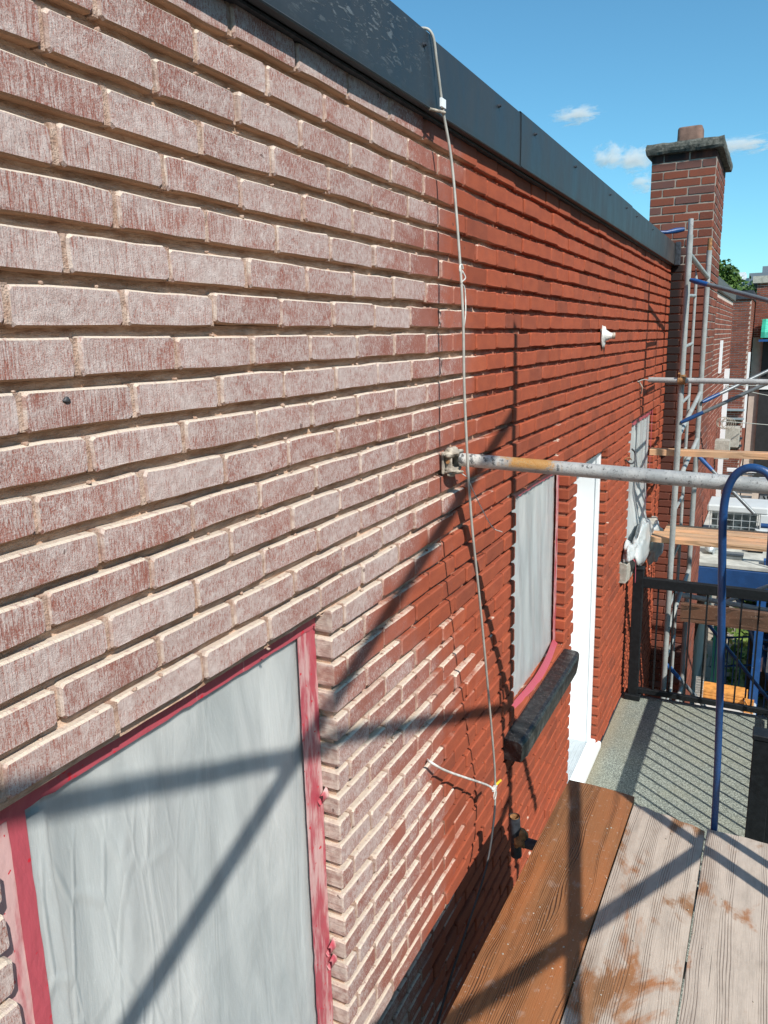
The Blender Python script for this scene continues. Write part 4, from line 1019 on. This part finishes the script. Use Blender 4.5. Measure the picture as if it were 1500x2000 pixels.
for i in range(12):
    x = .40+i*.11; q.add([(x, 28.85, .40), (x+.11, 28.85, .40), (x+.11, 28.1, -.02), (x, 28.1, -.02), (x, 28.1, -.20), (x+.11, 28.1, -.20)], [(0, 3, 2, 1), (3, 4, 5, 2)], i % 2)
o = q.build('cloth', [GRN, GRL], aw, (1, 28.4, .2)); o.modifiers.new('t', 'SOLIDIFY').thickness = .01
box_part('blue_bar', (.35, 28.0, -.32), (2.2, 28.1, -.25), M['bluebright'], aw)

# wires and clothes line
for i, (a, b) in enumerate((((.16, 14.6, -.92), (2.4, 20, -1.5)), ((.16, 14.6, -.90), (2.4, 22, -1.05)), ((.16, 13.7, -1.42), (3.2, 22, -2.2)))):
    t_ = thing('clothes_line', ['lower line of the two strung from the neighbour wall box', 'upper line strung from the neighbour wall box', 'clothes line running from the coiled rope'][i], 'line', a)
    mid = ((a[0]+b[0])/2, (a[1]+b[1])/2, (a[2]+b[2])/2-.12); tube_part('line', bez([a, mid, b], 6), .008, M['cable'], t_, 6)
rp_ = thing('coiled_rope', 'coil of pale rope hanging on the neighbour wall', 'rope', (.2, 13.5, -1.4))
q = MB()
for i in range(6): q.tube(ring_pts((.2+i*.02, 13.5+i*.05, -1.42-.01*i), .08+.010*(i % 3), 'y', 14), .005, 6)
q.build('coil', M['dirty'], rp_, (.2, 13.5, -1.42))

# neighbour's blue balcony with its clutter
nbk = thing('blue_balcony', 'neighbour balcony with blue steel beam and posts below the far scaffold boards', 'balcony', (.6, 11.5, ZG))
box_part('floor', (.13, 9.95, -2.84), (4.5, 13.4, -2.80), simple('pale_balcony_boards', (.42, .42, .38), .8, 0, .25, 6), nbk)
box_part('beam', (.12, 9.9, -3.12), (4.5, 9.98, -2.85), M['bluepaint'], nbk); box_part('beam', (.13, 13.3, -3.12), (4.5, 13.4, -2.85), M['bluepaint'], nbk); box_part('shade_panel', (.85, 13.0, ZG), (4.5, 13.1, -3.12), M['oldwood'], nbk)  # last one: dark panel added to stand in for shade under the balcony
for x, y in ((.98, 9.98), (4.2, 9.98)): box_part('post', (x-.05, y-.05, ZG), (x+.05, y+.05, -3.12), M['bluebright'], nbk)
tube_part('rail', [(.9, 9.95, -2.27), (4.5, 9.95, -2.27)], .03, M['bluepaint'], nbk)
for i in range(4): tube_part('baluster', [(1.1+i*.9, 9.95, -2.8), (1.1+i*.9, 9.95, -2.27)], .012, M['bluepaint'], nbk, 6)
st_ = thing('blue_staircase', 'blue steel stairs going down from the neighbour balcony', 'stairs', (1, 11, ZG))
for i in range(16):
    z = -2.95-i*.18; x = .58+i*.055; box_part('step', (x, 10.5+i*.12, z-.03), (x+.8, 10.5+i*.12+.22, z), M['bluebright'], st_)
tube_part('stringer', [(.55, 10.5, -3.0), (1.5, 12.4, ZG)], .05, M['bluepaint'], st_); tube_part('stringer', [(1.4, 10.5, -3.0), (2.3, 12.4, ZG)], .05, M['bluepaint'], st_)
SID = simple('white_siding', (.50, .53, .54), .5, 0, .06, 3); TEAL = simple('teal_plastic', (.05, .26, .30), .4, 0, .2, 6)
sb = thing('wrapped_shelf', 'wire shelf under clear plastic on the neighbour balcony', 'shelf', (.5, 11.4, -2.8))
q = MB()
for i in range(7): q.tube([(.26+i*.10, 11.2, -2.80), (.26+i*.10, 11.2, -2.40)], .0045, 6)
for i in range(5): q.tube([(.26, 11.2, -2.78+i*.09), (.86, 11.2, -2.78+i*.09)], .0045, 6)
q.build('wire_grid', M['alu'], sb, (.5, 11.2, -2.2)); box_part('contents', (.28, 11.3, -2.80), (.84, 11.7, -2.42), simple('dim_grey_bags', (.10, .13, .14), .4, 0, .7, 9), sb)
box_part('top_cover', (.22, 11.15, -2.40), (.98, 11.75, -2.30), SID, sb, .02); box_part('side_cover', (.88, 11.15, -2.8), (1.0, 11.7, -2.40), SID, sb, .01)
ac = thing('storage_box', 'pale plastic storage box behind the highest scaffold board', 'box', (1.1, 14, -2.8))
box_part('lid', (.78, 14, -2.64), (2.3, 14.8, -2.50), SID, ac, .03); box_part('body', (.82, 14.05, -2.95), (2.2, 14.7, -2.64), simple('grey_plastic', (.25, .27, .28), .5), ac, .02)
sg = thing('shingled_lean_to', 'small dark shingled roof with a white edge behind the pipe', 'roof', (.4, 15, -2.4))
q = MB(); 
for i in range(9): q.box((.24, 15+i*.12, -3.20+i*.065), (.70, 15.14+i*.12, -3.18+i*.065))
q.build('shingles', simple('grey_shingles', (.09, .10, .11), .9, 0, .4, 12), sg, (.5, 15.5, -2.3)); box_part('edge', (.22, 16.0, -2.63), (.74, 16.1, -2.57), M['white'], sg)
for i, (x, y, r_, z0_, lab) in enumerate(((1.10, 11.35, .10, -2.60, 'teal plastic bucket on the neighbour balcony table'), (.98, 10.9, .10, -2.8, 'dark teal pot under the neighbour balcony table'), (1.20, 10.2, .11, -2.80, 'bright turquoise basin on the neighbour balcony floor'))):
    h = (.18, .16, .06)[i]; t_ = thing('plant_pot', lab, 'pot', (x, y, z0_)); q = MB(); q.tube([(x, y, z0_), (x, y, z0_+h)], r_, 20, rs=[r_*.75, r_]); q.build('pot', TEAL if i < 2 else simple('turquoise', (.02, .42, .48), .4), t_, (x, y, z0_)); q = MB(); q.tube([(x, y, z0_+h-.02), (x, y, z0_+h)], r_*1.08, 20, caps=False); q.build('rim', TEAL, t_, (x, y, z0_))
tb = thing('plastic_table', 'white oval table on the neighbour balcony', 'table', (1.2, 11.2, -2.8))
q = MB(); q.tube([(1.25, 11.2, -2.64), (1.25, 11.2, -2.60)], .42, 28); q.build('tabletop', SID, tb, (1.25, 11.2, -2.62))
for dx in (-.2, .2): tube_part('leg', [(1.25+dx, 11.2, -2.8), (1.25+dx*.6, 11.2, -2.64)], .02, M['blackmetal'], tb, 8)
lt = thing('lattice_screen', 'black lattice screen beside the teal bucket', 'screen', (.98, 11.8, -2.5))
q = MB()
for i in range(8):
    q.tube([(.96+i*.05, 11.9, -2.78), (.96+(i+4)*.05, 11.9, -2.28)], .013, 6); q.tube([(1.1+i*.05, 11.88, -2.78), (1.1+(i-4)*.05, 11.88, -2.28)], .013, 6)
q.build('lattice', M['railblack'], lt, (1, 11.9, -2.4))
for i, (bx_, nn, sz, lab, ml) in enumerate(((((.70, 12.5, -4.6), (1.05, 13.0, -3.1)), 700, .05, 'tall green bush under the neighbour balcony', L1), (((1.02, 11.75, -2.72), (1.22, 11.85, -2.30)), 150, .04, 'small green plant beside the teal bucket', L1), (((.5, 18.8, ZG), (4, 20, -4.6)), 3200, .12, 'long dark hedge behind the grass', L1), (((1.1, 11.0, -2.8), (1.6, 11.3, -2.6)), 160, .04, 'low green plants under the white oval table', L2), (((1.3, 20.4, -2.9), (2.4, 21, -2.2)), 260, .09, 'green plants on the far house ledge', L2))):
    t_ = thing('bush', lab, 'plant', ((bx_[0][0]+bx_[1][0])/2, bx_[0][1], bx_[0][2])); scatter('f', nn, bx_, sz, ml, 20+i).build('foliage', ml, t_, (bx_[0]))
    tube_part('stem', [((bx_[0][0]+bx_[1][0])/2, (bx_[0][1]+bx_[1][1])/2, bx_[0][2]), ((bx_[0][0]+bx_[1][0])/2, (bx_[0][1]+bx_[1][1])/2, (bx_[0][2]+bx_[1][2])/2)], .02, M['oldwood'], t_, 6)

for i, (x, y, w_, d_, h_, mt_, lab) in enumerate(((.62, 10.3, .22, .16, .05, 'bracegrey', 'flat grey crate lying at the front edge of the neighbour balcony'), (.35, 10.5, .16, .22, .09, 'alu', 'crumpled pale bag in the corner of the neighbour balcony'), (.86, 10.7, .18, .10, .06, 'railblack', 'small black tray on the neighbour balcony floor'), (1.02, 10.15, .10, .10, .05, 'bluebright', 'little blue box beside the turquoise basin'))):
    t_ = thing('crate' if i != 1 else 'bag', lab, 'crate' if i != 1 else 'bag', (x, y, -2.8)); q = MB()
    if i == 1: q.blob((x, y, -2.8+h_*.8), (w_*.5, d_*.5, h_), 0, 4, .9, 14, 10)
    else: q.box((x-w_/2, y-d_/2, -2.8), (x+w_/2, y+d_/2, -2.8+h_), 0, .008)
    q.build('body', M[mt_], t_, (x, y, -2.8))
    if i != 1: box_part('rim', (x-w_/2-.006, y-d_/2-.006, -2.8+h_+.001), (x+w_/2+.006, y+d_/2+.006, -2.8+h_+.012), M[mt_], t_)

# yard fence in blue steel, lumber stack, pipes
yf = thing('yard_fence', 'blue steel fence around the yard below', 'fence', (.6, 12, ZG))
for i in range(20): tube_part('picket', [(.42+i*.09, 11.6+i*.05, ZG), (.42+i*.09, 11.6+i*.05, ZG+1.5)], .010, M['bluepaint'], yf, 6)
for z in (.15, .6, 1.05, 1.5): tube_part('rail', [(.38, 11.58, ZG+z), (2.2, 12.6, ZG+z)], .016, M['bluepaint'], yf, 8)
ORW = simple('orange_lumber', (.60, .26, .06), .7, 0, .25, 14)
sh = thing('white_shed', 'low white flat roofed shed carrying the orange lumber', 'shed', (.7, 9.2, ZG)); box_part('roof', (.33, 9.05, -4.62), (1.02, 9.97, -4.55), SID, sh, .02); box_part('body', (.38, 9.1, ZG), (1.0, 9.95, -4.62), SID, sh)
ls = thing('lumber_stack', 'stack of orange boards with a crossed end panel', 'lumber', (.6, 9.6, -4.25))
for i in range(5): box_part('board', (.40, 9.68+.004*i, -4.55+i*.036), (.88-.012*(i % 2), 9.95, -4.55+i*.036+.031), ORW, ls, .003)
q = MB(); q.box((.90, 9.62, -4.55), (.915, 9.9, -4.37)); q.box((.885, 9.60, -4.55), (.99, 9.62, -4.37)); q.build('end_panel', ORW, ls, (.95, 9.7, -4.15))
for i, s_ in enumerate((1, -1)): tube_part('cross_bar', [(.89, 9.595, -4.46-.08*s_), (.985, 9.595, -4.46+.08*s_)], .006, ORW, ls, 6)
hs = thing('green_hoses', 'blue green hoses and poles leaning at the brick corner', 'hose', (.42, 11, ZG))
for i in range(5): tube_part('hose', bez([(.40+i*.03, 11+i*.1, ZG), (.43+i*.015, 11.1, ZG+.9), (.42+i*.02, 11.2, ZG+1.9)], 4), .014, (TEAL, GRN, M['bluebright'])[i % 3], hs, 8)
pk = thing('wooden_posts', 'pale posts standing under the neighbour balcony', 'post', (.4, 11.8, ZG))
for i in range(3): box_part('post', (.26+i*.13, 11.8, ZG), (.31+i*.13, 11.86, -3.14), (M['white'], M['newwood'], M['oldwood'])[i], pk)
tw_ = thing('towels', 'pink and white towels on the blue rail below', 'towel', (1.04, 11.4, ZG+1.4))
for i in range(2): box_part('towel', (1.02+i*.10, 11.45, ZG+1.15), (1.07+i*.10, 11.47, ZG+1.55), simple('towel_'+'ab'[i], ((.62, .40, .42), (.65, .62, .62))[i], .9), tw_)
rc = thing('wire_basket', 'grey mesh basket beside the brick corner below', 'basket', (.36, 9.9, -4.6))
q = MB()
for i in range(8): q.tube([(.33+i*.012, 9.55, -4.62), (.33+i*.012, 9.55, -4.15)], .0022, 4)
for i in range(14): q.tube([(.33, 9.55, -4.62+i*.034), (.42, 9.55, -4.62+i*.034)], .0022, 4)
q.build('mesh', M['plaster'], rc, (.37, 9.55, -4.4))

# houses added across the back lane (to the right, outside this frame; they close the view and shade the low sky)
op = thing('added_lane_house', 'long unseen brick house added across the back lane to shade the low sky', 'house', (9, 0, ZG))
wall_face_far = simple('lane_brick', (.17, .075, .055), .9, 0, .25, 2); box_part('wall', (9, -16, ZG), (16, 9, 2.9), wall_face_far, op); q = MB(); q.box((8.9, -16.1, 2.9), (16.1, 9.1, 3.15)); q.build('roof_edge', M['flash'], op, (12, 0, 3))
for i in range(7):
    for z in (-4.6, -1.6): wq = box_part('window', (8.94, -14+i*3.2, z), (8.995, -12.9+i*3.2, z+1.5), M['white'], op); box_part('pane', (8.92, -13.93+i*3.2, z+.07), (8.935, -12.97+i*3.2, z+1.43), M['glass'], wq)

# trees behind the neighbour roof
for i, (px_, y_, zb, zt, r_, lab) in enumerate(((-1.45, 34, .6, 2.75, 1.0, 'green tree top showing beside the chimney'), (-.75, 38, .2, 2.35, 1.05, 'lower green tree top behind the dark roof edge'))):
    t_ = thing('tree', lab, 'tree', (px_, y_, ZG), 'trees beyond the neighbour roof'); tube_part('trunk', [(px_, y_, ZG), (px_+.1, y_, zb-1), (px_, y_, zb+.6)], .2, M['oldwood'], t_, 8, rs=[.25, .18, .08])
    scatter('c', 5200, ((px_-r_, y_-r_, zb-1.0), (px_+r_, y_+r_, zt)), .10, L1, 40+i, ell=True).build('crown', L1, t_, (px_, y_, zb))
# towers on the horizon
def tower(label, x0, x1, y, zt, floors, wallc, glassc):
    t_ = thing('tower_block', label, 'building', ((x0+x1)/2, y, ZG)); box_part('wall', (x0, y, ZG), (x1, y+18, zt), simple('tower_wall', wallc, .7, 0, .05, .1), t_)
    q = MB(); h = (zt-2)/floors
    for i in range(floors): q.box((x0+.5, y-.25, 1+i*h), (x1-.5, y-.05, 1+i*h+h*.5))
    q.build('window_band', simple('tower_glass', glassc, .2, .2, .1, .1), t_, (x0, y, 5), 'stuff'); box_part('penthouse', (x0+(x1-x0)*.25, y+2, zt), (x1-(x1-x0)*.25, y+12, zt+1.6), simple('tower_top', wallc, .7), t_)
tower('pale high rise with white window bands on the horizon', -10.6, -6.9, 220, 13.2, 9, (.62, .66, .68), (.16, .22, .27))
tower('dark blue grey high rise at the right edge of the skyline', -6.7, 4.5, 215, 14.0, 9, (.15, .18, .22), (.08, .11, .15))
tower('mid rise block seen low between trees and pale tower', -30, -14, 260, 8.5, 6, (.45, .46, .47), (.15, .18, .2))

# clouds: small fair-weather puffs far away
def mat_cloud():
    t = NT('cloud_vapour'); t.t.nodes.remove(t.b); o_ = t.t.nodes['Material Output']
    oc = t.obj(); ln = t.n('VectorMath', {0: oc}, operation='LENGTH').outputs['Value']
    n1 = t.noise(t.n('VectorMath', {0: oc, 1: t.n('VectorMath', {0: t.n('ObjectInfo').outputs['Location'], 1: (.01, .02, .03)}, operation='MULTIPLY').outputs[0]}, operation='ADD').outputs[0], 1.9, 8, .66, .3); d = t.math('SUBTRACT', t.math('MULTIPLY', n1, 2.9), t.math('ADD', t.math('MULTIPLY', ln, 1.0), .80))
    v = t.n('VolumePrincipled', {'Color': (1, 1, 1), 'Density': t.math('MULTIPLY', t.ramp(d, 0, .45),  .075), 'Anisotropy': .2})
    t.t.links.new(v.outputs[0], o_.inputs['Volume']); return t.m
CLM = mat_cloud()
def pixdir(x, y): return (rt*((x-750)/FPX)-upv*((y-1000)/FPX)+fwd).normalized()
clouds = [(1126, 226, 46, 15, 'small wispy cloud alone above the roof flashing'), (1188, 305, 34, 24, 'puffy cloud left of the chimney'), (1242, 312, 44, 22, 'cloud touching the left side of the chimney'), (1256, 358, 28, 18, 'small low cloud behind the chimney'), (1440, 284, 62, 14, 'thin cloud right of the chimney cap')]
for x, y, w_, h, lab in clouds:
    D = 1400.0; c = CAM+pixdir(x, y)*D; q = MB(); q.blob((0, 0, 0), (1, 1, 1), 0, 0, 0, 20, 14)
    o = bpy.data.objects.new('cloud', q.mesh('cloud', [CLM])); COL.objects.link(o); o.location = c
    o.scale = (w_*1.2*D/FPX, w_*D/FPX*.8, h*1.2*D/FPX); tag(o, lab, 'cloud', 'fair weather clouds');
